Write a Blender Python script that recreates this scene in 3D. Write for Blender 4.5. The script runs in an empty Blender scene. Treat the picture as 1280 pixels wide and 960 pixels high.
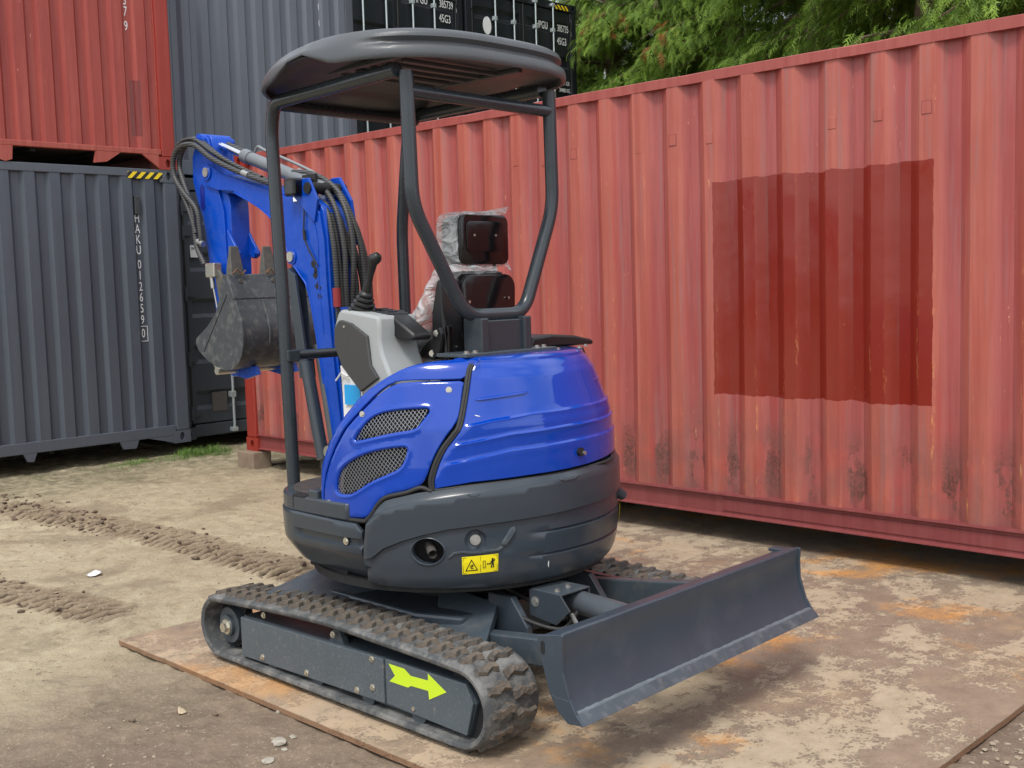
import bpy, bmesh, math, random
import numpy as np
from mathutils import Vector, Matrix, geometry
rad = math.radians
random.seed(7)
rng = np.random.default_rng(7)
scene = bpy.context.scene
COL = scene.collection

# ------------------------------------------------------------------ camera
YAW, PITCH, ROLL, CAMH = 0.77533, 0.08766, 0.02898, 1.5498
fw = Vector((math.cos(YAW)*math.cos(PITCH), math.sin(YAW)*math.cos(PITCH), -math.sin(PITCH)))
rt = Vector((math.sin(YAW), -math.cos(YAW), 0))
dn = fw.cross(rt)
r2 = rt*math.cos(ROLL) + dn*math.sin(ROLL)
d2 = -rt*math.sin(ROLL) + dn*math.cos(ROLL)
cam = bpy.data.cameras.new("camera")
cam.sensor_width = 36.0
cam.lens = 36.0*1427.5/1280.0
cam.clip_start = 0.05
cam.clip_end = 500
cam_ob = bpy.data.objects.new("camera", cam)
COL.objects.link(cam_ob)
cam_ob.matrix_world = Matrix(((r2.x, -d2.x, -fw.x, 0), (r2.y, -d2.y, -fw.y, 0), (r2.z, -d2.z, -fw.z, CAMH), (0, 0, 0, 1)))
scene.camera = cam_ob

# ------------------------------------------------------------------ light
SUN_AZ = rad(205)     # direction towards the sun, from +X counter-clockwise
SUN_EL = rad(58)
world = bpy.data.worlds.new("World")
scene.world = world
world.use_nodes = True
wn = world.node_tree
for n in list(wn.nodes): wn.nodes.remove(n)
wo = wn.nodes.new('ShaderNodeOutputWorld')
bg = wn.nodes.new('ShaderNodeBackground')
sky = wn.nodes.new('ShaderNodeTexSky')
sky.sky_type = 'NISHITA'
sky.sun_disc = False
sky.sun_elevation = SUN_EL
sky.sun_rotation = math.pi/2 - SUN_AZ
sky.air_density = 1.2
sky.dust_density = 3.0
# broken bright cloud cover over the whole sky
tc = wn.nodes.new('ShaderNodeTexCoord')
cn = wn.nodes.new('ShaderNodeTexNoise')
cn.inputs['Scale'].default_value = 2.6
cn.inputs['Detail'].default_value = 6
wn.links.new(tc.outputs['Generated'], cn.inputs['Vector'])
cr = wn.nodes.new('ShaderNodeValToRGB')
cr.color_ramp.elements[0].position = 0.36
cr.color_ramp.elements[0].color = (0.25, 0.25, 0.25, 1)
cr.color_ramp.elements[1].position = 0.62
cr.color_ramp.elements[1].color = (0.95, 0.95, 0.95, 1)
wn.links.new(cn.outputs['Fac'], cr.inputs['Fac'])
mx = wn.nodes.new('ShaderNodeMixRGB')
mx.inputs['Color2'].default_value = (9.6, 9.9, 10.3, 1)
wn.links.new(cr.outputs['Color'], mx.inputs['Fac'])
wn.links.new(sky.outputs['Color'], mx.inputs['Color1'])
wn.links.new(mx.outputs['Color'], bg.inputs['Color'])
bg.inputs['Strength'].default_value = 0.125
wn.links.new(bg.outputs['Background'], wo.inputs['Surface'])

sun = bpy.data.lights.new("sun", 'SUN')
sun.energy = 1.7
sun.angle = rad(16)
sun.color = (1.0, 0.965, 0.91)
sun_ob = bpy.data.objects.new("sun", sun)
COL.objects.link(sun_ob)
sd = Vector((math.cos(SUN_AZ)*math.cos(SUN_EL), math.sin(SUN_AZ)*math.cos(SUN_EL), math.sin(SUN_EL)))
sun_ob.rotation_euler = sd.to_track_quat('Z', 'Y').to_euler()

scene.view_settings.view_transform = 'Standard'
scene.view_settings.look = 'None'
scene.view_settings.exposure = 0.42
scene.view_settings.gamma = 1.0
scene.view_settings.use_curve_mapping = False

# ------------------------------------------------------------------ materials
class G:
    """small node-graph helper"""
    def __init__(s, name):
        s.m = bpy.data.materials.new(name); s.m.use_nodes = True
        s.t = s.m.node_tree
        s.b = s.t.nodes['Principled BSDF']
        s.tc = s.t.nodes.new('ShaderNodeTexCoord')
        s.co = s.tc.outputs['Object']
    def link(s, a, b): s.t.links.new(a, b)
    def mapping(s, scale=(1, 1, 1), loc=(0, 0, 0)):
        n = s.t.nodes.new('ShaderNodeMapping')
        n.inputs['Scale'].default_value = scale
        n.inputs['Location'].default_value = loc
        s.link(s.co, n.inputs['Vector']); return n.outputs[0]
    def noise(s, scale, detail=4, rough=0.55, vec=None, dist=0.0):
        n = s.t.nodes.new('ShaderNodeTexNoise')
        n.inputs['Scale'].default_value = scale
        n.inputs['Detail'].default_value = detail
        n.inputs['Roughness'].default_value = rough
        n.inputs['Distortion'].default_value = dist
        s.link(vec or s.co, n.inputs['Vector']); return n.outputs['Fac']
    def ramp(s, fac, a, b, lo=0.0, hi=1.0):
        n = s.t.nodes.new('ShaderNodeMapRange')
        n.inputs['From Min'].default_value = a; n.inputs['From Max'].default_value = b
        n.inputs['To Min'].default_value = lo; n.inputs['To Max'].default_value = hi
        s.link(fac, n.inputs['Value']); return n.outputs[0]
    def math(s, op, a, b=None):
        n = s.t.nodes.new('ShaderNodeMath'); n.operation = op
        for i, v in enumerate((a, b)):
            if v is None: continue
            if isinstance(v, (int, float)): n.inputs[i].default_value = v
            else: s.link(v, n.inputs[i])
        return n.outputs[0]
    def mix(s, fac, a, b):
        n = s.t.nodes.new('ShaderNodeMixRGB')
        if isinstance(fac, (int, float)): n.inputs['Fac'].default_value = fac
        else: s.link(fac, n.inputs['Fac'])
        for k, v in (('Color1', a), ('Color2', b)):
            if isinstance(v, tuple): n.inputs[k].default_value = (*v, 1)
            else: s.link(v, n.inputs[k])
        return n.outputs[0]
    def xyz(s):
        n = s.t.nodes.new('ShaderNodeSeparateXYZ'); s.link(s.co, n.inputs[0]); return n.outputs
    def attr(s, name):
        n = s.t.nodes.new('ShaderNodeAttribute'); n.attribute_name = name; return n.outputs['Fac']
    def color(s, c):
        if isinstance(c, tuple): s.b.inputs['Base Color'].default_value = (*c, 1)
        else: s.link(c, s.b.inputs['Base Color'])
    def rough(s, r):
        if isinstance(r, (int, float)): s.b.inputs['Roughness'].default_value = r
        else: s.link(r, s.b.inputs['Roughness'])
    def metal(s, v): s.b.inputs['Metallic'].default_value = v
    def bump(s, h, dist=0.002, strength=1.0):
        n = s.t.nodes.new('ShaderNodeBump')
        n.inputs['Distance'].default_value = dist; n.inputs['Strength'].default_value = strength
        s.link(h, n.inputs['Height']); s.link(n.outputs[0], s.b.inputs['Normal'])

def simple(name, c, rough=0.5, metal=0.0, var=0.12, scale=6.0, bump=0.0, dirt=None, dirt_amt=0.3, coat=0.0, spec=None, rv=0.07):
    g = G(name)
    n1 = g.noise(scale, 5)
    a = tuple(max(0, v*(1-var)) for v in c); b = tuple(min(1, v*(1+var)) for v in c)
    col = g.mix(n1, a, b)
    if dirt:
        d = g.ramp(g.noise(scale*1.7, 7, 0.65), 0.5, 0.75, 0, dirt_amt)
        col = g.mix(d, col, dirt)
    g.color(col)
    g.rough(g.ramp(g.noise(scale*3, 4), 0.3, 0.7, max(0.03, rough-rv), min(1, rough+rv)))
    g.metal(metal)
    if spec is not None: g.b.inputs['Specular IOR Level'].default_value = spec
    if coat: g.b.inputs['Coat Weight'].default_value = coat; g.b.inputs['Coat Roughness'].default_value = 0.06
    if bump: g.bump(g.noise(90, 4), bump)
    return g.m

DUST = (0.30, 0.25, 0.18)
M = {}
M['blue'] = simple('glossy_blue_paint', (0.0, 0.045, 0.37), 0.11, 0, 0.05, 3, coat=0.5, spec=0.38, dirt=(0.03, 0.09, 0.40), dirt_amt=0.25)
M['blue_boom'] = simple('boom_blue_paint', (0.0, 0.060, 0.45), 0.30, 0, 0.15, 9, dirt=(0.05, 0.11, 0.45), dirt_amt=0.4, spec=0.4)
M['grey'] = simple('dark_grey_paint', (0.037, 0.048, 0.061), 0.23, 0, 0.05, 3, dirt=(0.10, 0.105, 0.105), dirt_amt=0.18, rv=0.03)
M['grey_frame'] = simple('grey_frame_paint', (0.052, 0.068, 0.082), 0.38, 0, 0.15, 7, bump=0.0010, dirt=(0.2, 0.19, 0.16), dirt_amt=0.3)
g = G('dusty_frame_paint')
n1 = g.noise(6, 6, 0.6); n2 = g.noise(110, 5, 0.75); n3 = g.noise(30, 6, 0.7)
c = g.mix(n1, (0.058, 0.078, 0.094), (0.085, 0.107, 0.123))
c = g.mix(g.ramp(n2, 0.54, 0.66, 0, 0.6), c, (0.17, 0.185, 0.19))
c = g.mix(g.ramp(n3, 0.60, 0.72, 0, 0.6), c, (0.24, 0.22, 0.18))
g.color(c); g.rough(g.ramp(n2, 0.3, 0.7, 0.35, 0.55)); g.bump(n2, 0.001)
M['frame_dusty'] = g.m
M['blade'] = simple('blade_paint', (0.037, 0.053, 0.071), 0.33, 0, 0.08, 4, dirt=(0.13, 0.14, 0.15), dirt_amt=0.22, rv=0.04)
M['blade_edge'] = simple('worn_blade_edge', (0.056, 0.072, 0.088), 0.40, 0, 0.25, 14, dirt=(0.2, 0.2, 0.2), dirt_amt=0.5)
M['tube'] = simple('canopy_tube_paint', (0.032, 0.041, 0.050), 0.24, 0, 0.1, 8)
M['canopy'] = simple('canopy_plastic', (0.072, 0.079, 0.086), 0.42, 0, 0.08, 4, bump=0.0008)
M['black'] = simple('black_plastic', (0.012, 0.012, 0.013), 0.42, 0, 0.2, 10)
M['black_gloss'] = simple('black_lacquer', (0.006, 0.005, 0.006), 0.16, 0, 0.2, 10)
M['rubber'] = simple('black_rubber', (0.018, 0.018, 0.018), 0.6, 0, 0.2, 20)
M['dark'] = simple('dark_interior', (0.010, 0.010, 0.011), 0.8)
M['casing'] = simple('grey_casing_plastic', (0.33, 0.35, 0.35), 0.5, 0, 0.05, 6)
M['casing_panel'] = simple('dark_casing_panel', (0.045, 0.045, 0.045), 0.6, 0, 0.08, 8, bump=0.0006)
M['zinc'] = simple('zinc_bolt', (0.62, 0.60, 0.52), 0.32, 0.9, 0.15, 30)
M['chrome'] = simple('chrome_rod', (0.82, 0.83, 0.84), 0.12, 1.0, 0.02, 5)
M['steel'] = simple('bare_steel', (0.40, 0.40, 0.38), 0.38, 0.8, 0.2, 20)
M['cyl'] = simple('cylinder_paint', (0.15, 0.165, 0.18), 0.36, 0, 0.12, 9, dirt=(0.25, 0.24, 0.22), dirt_amt=0.3)
M['redgrip'] = simple('red_grip', (0.30, 0.03, 0.035), 0.5)
M['lime'] = simple('lime_decal', (0.56, 0.76, 0.025), 0.5, 0, 0.02)
M['yellow'] = simple('yellow_decal', (0.85, 0.72, 0.01), 0.45, 0, 0.02)
M['ink'] = simple('black_ink', (0.01, 0.01, 0.01), 0.5)
M['bucket'] = simple('bucket_grey_steel', (0.050, 0.056, 0.062), 0.40, 0.0, 0.25, 16, dirt=(0.22, 0.215, 0.20), dirt_amt=0.55)
M['teeth'] = simple('cast_teeth', (0.10, 0.10, 0.09), 0.5, 0.2, 0.3, 25, bump=0.002, dirt=(0.3, 0.2, 0.1), dirt_amt=0.4)
M['white'] = simple('white_lettering', (0.74, 0.75, 0.75), 0.5, 0, 0.08, 12)
M['cyl_dark'] = simple('dark_cylinder_paint', (0.07, 0.082, 0.095), 0.34, 0, 0.12, 9, dirt=(0.14, 0.135, 0.13), dirt_amt=0.3)
M['galv'] = simple('galvanised_rod', (0.55, 0.62, 0.64), 0.4, 0.5, 0.1, 12)
M['wood'] = simple('weathered_timber', (0.24, 0.18, 0.13), 0.85, 0, 0.3, 14, bump=0.004)
M['cyan'] = simple('cyan_print', (0.02, 0.35, 0.75), 0.5)
M['pipe'] = simple('grey_pipe', (0.30, 0.31, 0.31), 0.35, 0.6)
M['rust_edge'] = simple('rusty_steel', (0.14, 0.075, 0.045), 0.75, 0.0, 0.4, 30, dirt=(0.4, 0.15, 0.04), dirt_amt=0.6)

# see-through crinkled wrap on the seat
g = G('clear_plastic_wrap')
g.color((0.72, 0.75, 0.75)); g.rough(0.10)
g.b.inputs['Transmission Weight'].default_value = 0.0
cr_ = g.noise(11, 3, 0.55, vec=g.mapping((1, 1, 1.8)), dist=1.2)
g.link(g.ramp(cr_, 0.38, 0.66, 0.28, 0.80), g.b.inputs['Alpha'])
g.bump(cr_, 0.03, 1.0)
M['wrap'] = g.m

# braided hose: fine spiral relief
g = G('spiral_hose')
w = g.t.nodes.new('ShaderNodeTexWave'); w.wave_type = 'BANDS'; w.bands_direction = 'Z'
w.inputs['Scale'].default_value = 26; w.inputs['Distortion'].default_value = 0.6
g.link(g.co, w.inputs['Vector'])
g.color(g.mix(w.outputs['Fac'], (0.008, 0.008, 0.009), (0.075, 0.075, 0.072))); g.rough(0.5)
M['hose'] = g.m

def container_paint(name, base, pale, grime, streak=1.0, rough=0.5, patch=None, lowdirt=0.0, scratches=None, bumpd=0.003):
    g = G(name)
    x, y, z = g.xyz()
    st = g.noise(3.6, 7, 0.68, vec=g.mapping((5.5, 5.5, 0.18)))
    big = g.noise(0.9, 3, 0.5)
    if lowdirt:
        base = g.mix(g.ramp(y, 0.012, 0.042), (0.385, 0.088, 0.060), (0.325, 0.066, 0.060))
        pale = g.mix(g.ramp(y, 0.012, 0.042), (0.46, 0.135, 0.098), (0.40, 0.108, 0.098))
    c = g.mix(g.ramp(st, 0.40, 0.60, 0, streak), base, pale)
    c = g.mix(g.ramp(big, 0.35, 0.7, 0, 0.35), c, tuple(v*0.82 for v in base) if isinstance(base, tuple) else (0.28, 0.060, 0.052))
    fine = g.noise(14, 8, 0.7, vec=g.mapping((3, 3, 0.6)))
    if lowdirt:
        s3 = g.noise(9, 4, 0.6, vec=g.mapping((2.6, 2.6, 0.10), (9, 2, 0)))
        c = g.mix(g.ramp(s3, 0.54, 0.64, 0, 0.55), c, (0.30, 0.135, 0.125))
        s4 = g.noise(7, 4, 0.6, vec=g.mapping((2.2, 2.2, 0.12), (1, 6, 0)))
        c = g.mix(g.ramp(s4, 0.56, 0.66, 0, 0.5), c, (0.36, 0.055, 0.050))
    c = g.mix(g.ramp(fine, 0.60, 0.78, 0, 0.45), c, grime)
    if scratches:
        sc = g.noise(30, 5, 0.7, vec=g.mapping((1.6, 1.6, 0.35)))
        zone = g.ramp(g.noise(2.2, 3, 0.5, vec=g.mapping((2.5, 2.5, 0.5))), 0.5, 0.62)
        m_ = g.math('MULTIPLY', g.ramp(sc, 0.66, 0.69), zone)
        c = g.mix(m_, c, scratches)
    if lowdirt:
        zr = g.math('MULTIPLY', g.ramp(z, 0.14, 0.24, 0.3, 1), g.ramp(z, 0.36, 0.62, 1, 0))
        clump = g.math('ADD', g.noise(5.2, 8, 0.70, vec=g.mapping((1.0, 1.0, 0.50), (11, 0, 0))), g.ramp(g.noise(1.9, 2, 0.5, vec=g.mapping((1.6, 1, .1), (3, 3, 3))), 0.35, 0.65, -0.06, 0.05))
        m2 = g.math('MULTIPLY', g.math('MULTIPLY', zr, g.ramp(y, 0.024, 0.040, 0.12, 1)), g.ramp(clump, 0.49, 0.525, 0, lowdirt))
        crumb = g.ramp(g.noise(70, 4, 0.7), 0.4, 0.6, 0.35, 1)
        c = g.mix(g.math('MULTIPLY', m2, crumb), c, (0.045, 0.032, 0.022))
        dust = g.math('MULTIPLY', g.ramp(z, 0.15, 1.0, 0.7, 0), g.ramp(g.noise(5, 4, 0.6), 0.35, 0.65))  # darker red towards the foot: dirt, with the weaker light there painted in
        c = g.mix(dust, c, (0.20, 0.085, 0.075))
        # narrow rusty weeps that start at the lip of the rail above
        wp = g.noise(11, 4, 0.6, vec=g.mapping((2.2, 2.2, 0.10), (3, 0, 0)))
        wz = g.math('MULTIPLY', g.ramp(wp, 0.62, 0.70, 0, 0.55), g.ramp(z, 1.5, 2.45, 0.15, 1))
        c = g.mix(wz, c, (0.20, 0.10, 0.075))
    rv = g.ramp(fine, 0.3, 0.8, rough-0.06, rough+0.2)
    if patch:
        x0, x1, z0, z1, pc, px = patch
        n2 = g.math('MULTIPLY', g.math('SUBTRACT', g.noise(9, 5, 0.6), 0.5), 0.05)
        xx = g.math('ADD', x, g.math('MULTIPLY', n2, 0.5)); zz = g.math('ADD', z, n2)
        a = g.math('MULTIPLY', g.math('GREATER_THAN', xx, x0), g.math('LESS_THAN', xx, x1))
        b = g.math('MULTIPLY', g.math('GREATER_THAN', zz, z0), g.math('LESS_THAN', zz, z1))
        m3 = g.math('MULTIPLY', a, b)
        pc2 = g.mix(g.ramp(st, 0.3, 0.7, 0, 0.35), pc, px)
        if lowdirt: pc2 = g.mix(g.ramp(y, 0.010, 0.030, 0.6, 0), pc2, (0.25, 0.034, 0.022))
        pc2 = g.mix(g.ramp(g.noise(34, 5, 0.75, vec=g.mapping((1.5, 1, .5))), 0.68, 0.72, 0, 0.7), pc2, (0.42, 0.22, 0.16))
        c = g.mix(m3, c, pc2)
        rv = g.math('SUBTRACT', rv, g.math('MULTIPLY', m3, 0.30))
    if lowdirt:
        u = g.math('FRACT', g.math('DIVIDE', g.math('SUBTRACT', x, 8.789-4.8121-.075), 0.2579))
        e1 = g.ramp(g.math('ABSOLUTE', g.math('SUBTRACT', u, 0.975)), 0.0, 0.045, 1, 0)
        e2 = g.ramp(g.math('ABSOLUTE', g.math('SUBTRACT', u, 0.29)), 0.0, 0.05, 1, 0)
        ee = g.math('MAXIMUM', e1, e2)
        wn_ = g.noise(38, 6, 0.75, vec=g.mapping((1.0, 1.0, 0.22)))
        col_ = g.noise(3.0, 3, 0.5, vec=g.mapping((1.3, 1.0, 0.35), (4, 0, 2)))
        mw = g.math('MULTIPLY', g.math('MULTIPLY', g.ramp(wn_, 0.54, 0.60), ee), g.math('MULTIPLY', g.ramp(z, 0.7, 1.6, 1, 0.25), g.ramp(col_, 0.46, 0.58)))
        c = g.mix(mw, c, g.mix(g.ramp(wn_, 0.62, 0.68), (0.62, 0.26, 0.09), (0.60, 0.50, 0.36)))
        # patchy darker line along an inner corner of each rib
        gr_ = g.math('MULTIPLY', g.ramp(g.math('ABSOLUTE', g.math('SUBTRACT', u, 0.52)), 0.0, 0.05, 0.35, 0), g.ramp(g.noise(7, 5, 0.6, vec=g.mapping((1, 1, .2))), 0.45, 0.65))
        c = g.mix(gr_, c, (0.12, 0.045, 0.04))
    g.color(c); g.rough(rv)
    g.b.inputs['Specular IOR Level'].default_value = 0.45
    h = g.math('ADD', g.noise(2.2, 3, 0.5), g.math('MULTIPLY', g.noise(60, 3), 0.03))
    g.bump(h, bumpd*4, 0.7)
    return g.m

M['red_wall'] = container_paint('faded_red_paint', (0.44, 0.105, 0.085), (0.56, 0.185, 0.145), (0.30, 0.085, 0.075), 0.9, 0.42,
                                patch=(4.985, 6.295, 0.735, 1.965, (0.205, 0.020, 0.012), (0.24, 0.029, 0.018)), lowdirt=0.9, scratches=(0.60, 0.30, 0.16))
M['red_sill'] = container_paint('dull_red_sill', (0.20, 0.042, 0.042), (0.25, 0.07, 0.068), (0.12, 0.045, 0.04), 0.6, 0.5, scratches=(0.5, 0.3, 0.2))
M['red_rail'] = container_paint('faded_red_rail', (0.31, 0.062, 0.052), (0.40, 0.11, 0.09), (0.24, 0.07, 0.06), 0.6, 0.5, scratches=(0.55, 0.3, 0.2))
M['red_post'] = container_paint('deep_red_post', (0.27, 0.028, 0.018), (0.34, 0.05, 0.035), (0.16, 0.03, 0.02), 0.5, 0.45)
M['red2_wall'] = container_paint('bright_faded_red', (0.29, 0.045, 0.035), (0.37, 0.078, 0.058), (0.24, 0.05, 0.04), 0.8, 0.45,
                                 patch=(5.64, 5.735, 0.30, 0.80, (0.17, 0.018, 0.013), (0.19, 0.022, 0.016)), scratches=(0.62, 0.25, 0.18))
M['red2_rail'] = container_paint('bright_faded_red_rail', (0.32, 0.062, 0.045), (0.40, 0.105, 0.075), (0.28, 0.08, 0.05), 0.7, 0.5, scratches=(0.5, 0.3, 0.2))
M['navy_wall'] = container_paint('grey_blue_paint', (0.066, 0.080, 0.102), (0.080, 0.095, 0.118), (0.055, 0.06, 0.07), 0.6, 0.42)
M['navy_rail'] = container_paint('grey_blue_rail', (0.078, 0.090, 0.112), (0.092, 0.104, 0.125), (0.06, 0.06, 0.065), 0.5, 0.42)
M['slate_wall'] = container_paint('slate_grey_paint', (0.115, 0.135, 0.165), (0.135, 0.155, 0.185), (0.09, 0.10, 0.12), 0.6, 0.42)
M['door_grey'] = container_paint('dull_door_grey', (0.052, 0.062, 0.075), (0.062, 0.072, 0.086), (0.045, 0.045, 0.045), 0.6, 0.5)
M['door_lit'] = simple('lit_recess_face', (0.10, 0.115, 0.13), 0.5)  # lit copy of the door grey, light put into the colour; unused
M['jet'] = container_paint('black_container_paint', (0.012, 0.014, 0.019), (0.016, 0.019, 0.025), (0.02, 0.02, 0.022), 0.5, 0.35)
M['jet_line'] = simple('dark_grey_joint', (0.04, 0.045, 0.05), 0.5)
M['ceil'] = M['navy_rail']

# diagonal warning stripes
g = G('hazard_stripes')
x, y, z = g.xyz()
f = g.math('FRACT', g.math('MULTIPLY', g.math('SUBTRACT', g.math('ADD', x, y), z), 1/0.086))
g.color(g.mix(g.math('GREATER_THAN', f, 0.5), (0.012, 0.012, 0.012), (0.80, 0.58, 0.01))); g.rough(0.5)
M['hazard'] = g.m

# ------------------------------------------------------------------ mesh helpers
def mesh_from(name, verts, faces, smooth=None):
    me = bpy.data.meshes.new(name)
    me.from_pydata([tuple(v) for v in verts], [], faces)
    me.validate()
    bm = bmesh.new(); bm.from_mesh(me)
    bmesh.ops.recalc_face_normals(bm, faces=bm.faces)
    bm.to_mesh(me); bm.free()
    if smooth is not None:
        me.shade_smooth()
        me.set_sharp_from_angle(angle=rad(smooth))
    return me

def wloc(o):
    v = Vector(o.location); p = o.parent
    return v
def put(name, me, mat, parent=None, loc=None, rot=None, bevel=0.0, world=True):
    """links a mesh; with world=True the vertices are in world space and the parent is a thing's Empty"""
    o = bpy.data.objects.new(name, me)
    COL.objects.link(o)
    if mat is not None:
        me.materials.clear()
        for m in (mat if isinstance(mat, (list, tuple)) else [mat]): me.materials.append(m)
    if parent is not None:
        o.parent = parent
        if world and parent.parent is None and parent.type == 'EMPTY':
            o.matrix_parent_inverse = Matrix.Translation(-Vector(parent.location))
    if loc is not None: o.location = loc
    if rot is not None: o.rotation_euler = rot
    if bevel:
        b = o.modifiers.new('bevel', 'BEVEL'); b.width = bevel; b.segments = 2; b.limit_method = 'ANGLE'; b.angle_limit = rad(35)
        b.harden_normals = False
    return o

def thing(name, label, cat, loc=(0, 0, 0), rotz=0.0, group=None):
    o = bpy.data.objects.new(name, None); COL.objects.link(o)
    o.empty_display_size = 0.2
    o.location = loc; o.rotation_euler = (0, 0, rotz)
    o['label'] = label; o['category'] = cat
    if group: o['group'] = group
    return o
def tag(o, label, cat, group=None):
    o['label'] = label; o['category'] = cat
    if group: o['group'] = group
    return o

def box_vf(x0, x1, y0, y1, z0, z1):
    v = [(x0, y0, z0), (x1, y0, z0), (x1, y1, z0), (x0, y1, z0), (x0, y0, z1), (x1, y0, z1), (x1, y1, z1), (x0, y1, z1)]
    f = [(0, 3, 2, 1), (4, 5, 6, 7), (0, 1, 5, 4), (1, 2, 6, 5), (2, 3, 7, 6), (3, 0, 4, 7)]
    return v, f
def join_vf(parts):
    V, F = [], []
    for v, f in parts:
        n = len(V); V += [tuple(p) for p in v]; F += [tuple(i+n for i in q) for q in f]
    return V, F
def box(name, x0, x1, y0, y1, z0, z1, mat, parent=None, bevel=0.0, world=True):
    v, f = box_vf(min(x0, x1), max(x0, x1), min(y0, y1), max(y0, y1), min(z0, z1), max(z0, z1))
    return put(name, mesh_from(name, v, f), mat, parent, bevel=bevel, world=world)

def prism_vf(poly, axis, a, b):
    """poly of 2D points extruded along axis (0=x: poly is (y,z); 1=y: (x,z); 2=z: (x,y)) from a to b"""
    def P(p, t):
        if axis == 0: return (t, p[0], p[1])
        if axis == 1: return (p[0], t, p[1])
        return (p[0], p[1], t)
    n = len(poly)
    v = [P(p, a) for p in poly] + [P(p, b) for p in poly]
    f = [tuple(range(n)), tuple(range(2*n-1, n-1, -1))] + [(i, i+n, (i+1) % n+n, (i+1) % n) for i in range(n)]
    return v, f
def prism(name, poly, axis, a, b, mat, parent=None, bevel=0.0, smooth=None, world=True):
    v, f = prism_vf(poly, axis, a, b)
    return put(name, mesh_from(name, v, f, smooth), mat, parent, bevel=bevel, world=world)

def catmull(pts, n=8):
    P = [Vector(p) for p in pts]
    P = [P[0]*2-P[1]] + P + [P[-1]*2-P[-2]]
    out = []
    for i in range(1, len(P)-2):
        for k in range(n):
            t = k/n
            p0, p1, p2, p3 = P[i-1:i+3]
            out.append(0.5*((2*p1)+(-p0+p2)*t+(2*p0-5*p1+4*p2-p3)*t*t+(-p0+3*p1-3*p2+p3)*t**3))
    out.append(P[-2]); return out
def round_path(pts, r=0.05, n=6):
    """polyline with filleted corners"""
    P = [Vector(p) for p in pts]; out = [P[0]]
    for i in range(1, len(P)-1):
        a = (P[i-1]-P[i]); b = (P[i+1]-P[i])
        d = min(r, a.length*0.45, b.length*0.45)
        A = P[i]+a.normalized()*d; B = P[i]+b.normalized()*d
        for k in range(n+1):
            t = k/n; out.append(A*(1-t)**2+P[i]*2*t*(1-t)+B*t*t)
    out.append(P[-1]); return out
def tube_vf(path, r, seg=12, cap=True):
    P = [Vector(p) for p in path]; n = len(P)
    R = r if hasattr(r, '__len__') else [r]*n
    V, F = [], []
    up = None
    for i in range(n):
        t = (P[min(i+1, n-1)]-P[max(i-1, 0)]).normalized()
        if up is None:
            up = Vector((0, 0, 1)) if abs(t.z) < 0.9 else Vector((1, 0, 0))
        u = (up - t*up.dot(t)).normalized(); up = u; w = t.cross(u)
        for k in range(seg):
            a = 2*math.pi*k/seg
            V.append(P[i]+(u*math.cos(a)+w*math.sin(a))*R[i])
    for i in range(n-1):
        for k in range(seg):
            k2 = (k+1) % seg
            F.append((i*seg+k, i*seg+k2, (i+1)*seg+k2, (i+1)*seg+k))
    if cap:
        F.append(tuple(range(seg-1, -1, -1))); F.append(tuple((n-1)*seg+k for k in range(seg)))
    return V, F
def tube(name, path, r, mat, parent=None, seg=12, smooth=50, world=True):
    v, f = tube_vf(path, r, seg)
    return put(name, mesh_from(name, v, f, smooth), mat, parent, world=world)
def rod(name, a, b, r, mat, parent=None, seg=16, world=True):
    return tube(name, [a, b], r, mat, parent, seg, world=world)

_bolts = {}
def bolt(c, direction, r, h, mat, parent, name='bolt', washer=True):
    """hex head on a washer, shared mesh"""
    key = (round(r, 4), round(h, 4), washer)
    if key not in _bolts:
        hexa = [(math.cos(math.pi/3*k)*r, math.sin(math.pi/3*k)*r) for k in range(6)]
        parts = [prism_vf(hexa, 2, 0.0, h)]
        if washer:
            circ = [(math.cos(math.pi/7*k)*r*1.5, math.sin(math.pi/7*k)*r*1.5) for k in range(14)]
            parts.append(prism_vf(circ, 2, -h*0.2, h*0.25))
        v, f = join_vf(parts)
        _bolts[key] = mesh_from('bolt', v, f, 30)
    o = bpy.data.objects.new(name, _bolts[key]); COL.objects.link(o)
    if not _bolts[key].materials: _bolts[key].materials.append(mat)
    o.parent = parent
    if parent is not None and parent.parent is None and parent.type == 'EMPTY':
        o.matrix_parent_inverse = Matrix.Translation(-Vector(parent.location))
    o.location = c
    o.rotation_euler = Vector(direction).to_track_quat('Z', 'Y').to_euler()
    return o

def text_mesh(s, size, extrude=0.0008, font_w=1.0):
    cu = bpy.data.curves.new('txt', 'FONT'); cu.body = s; cu.size = size; cu.extrude = extrude
    cu.align_x = 'CENTER'; cu.align_y = 'CENTER'; cu.resolution_u = 3
    ob = bpy.data.objects.new('txt', cu); COL.objects.link(ob)
    bpy.context.view_layer.update()
    dg = bpy.context.evaluated_depsgraph_get()
    me = bpy.data.meshes.new_from_object(ob.evaluated_get(dg))
    bpy.data.objects.remove(ob); bpy.data.curves.remove(cu)
    for v in me.vertices: v.co.x *= font_w
    return me
def text(name, s, size, mat, parent, loc, rot, w=1.0):
    me = text_mesh(s, size, font_w=w); me.materials.clear(); me.materials.append(mat)
    o = bpy.data.objects.new(name, me); COL.objects.link(o); o.parent = parent
    if parent is not None and parent.parent is None and parent.type == 'EMPTY' and parent.rotation_euler.z == 0 and parent.get('machine'):
        o.matrix_parent_inverse = Matrix.Translation(-Vector(parent.location))
    o.location = loc; o.rotation_euler = rot
    return o

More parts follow.
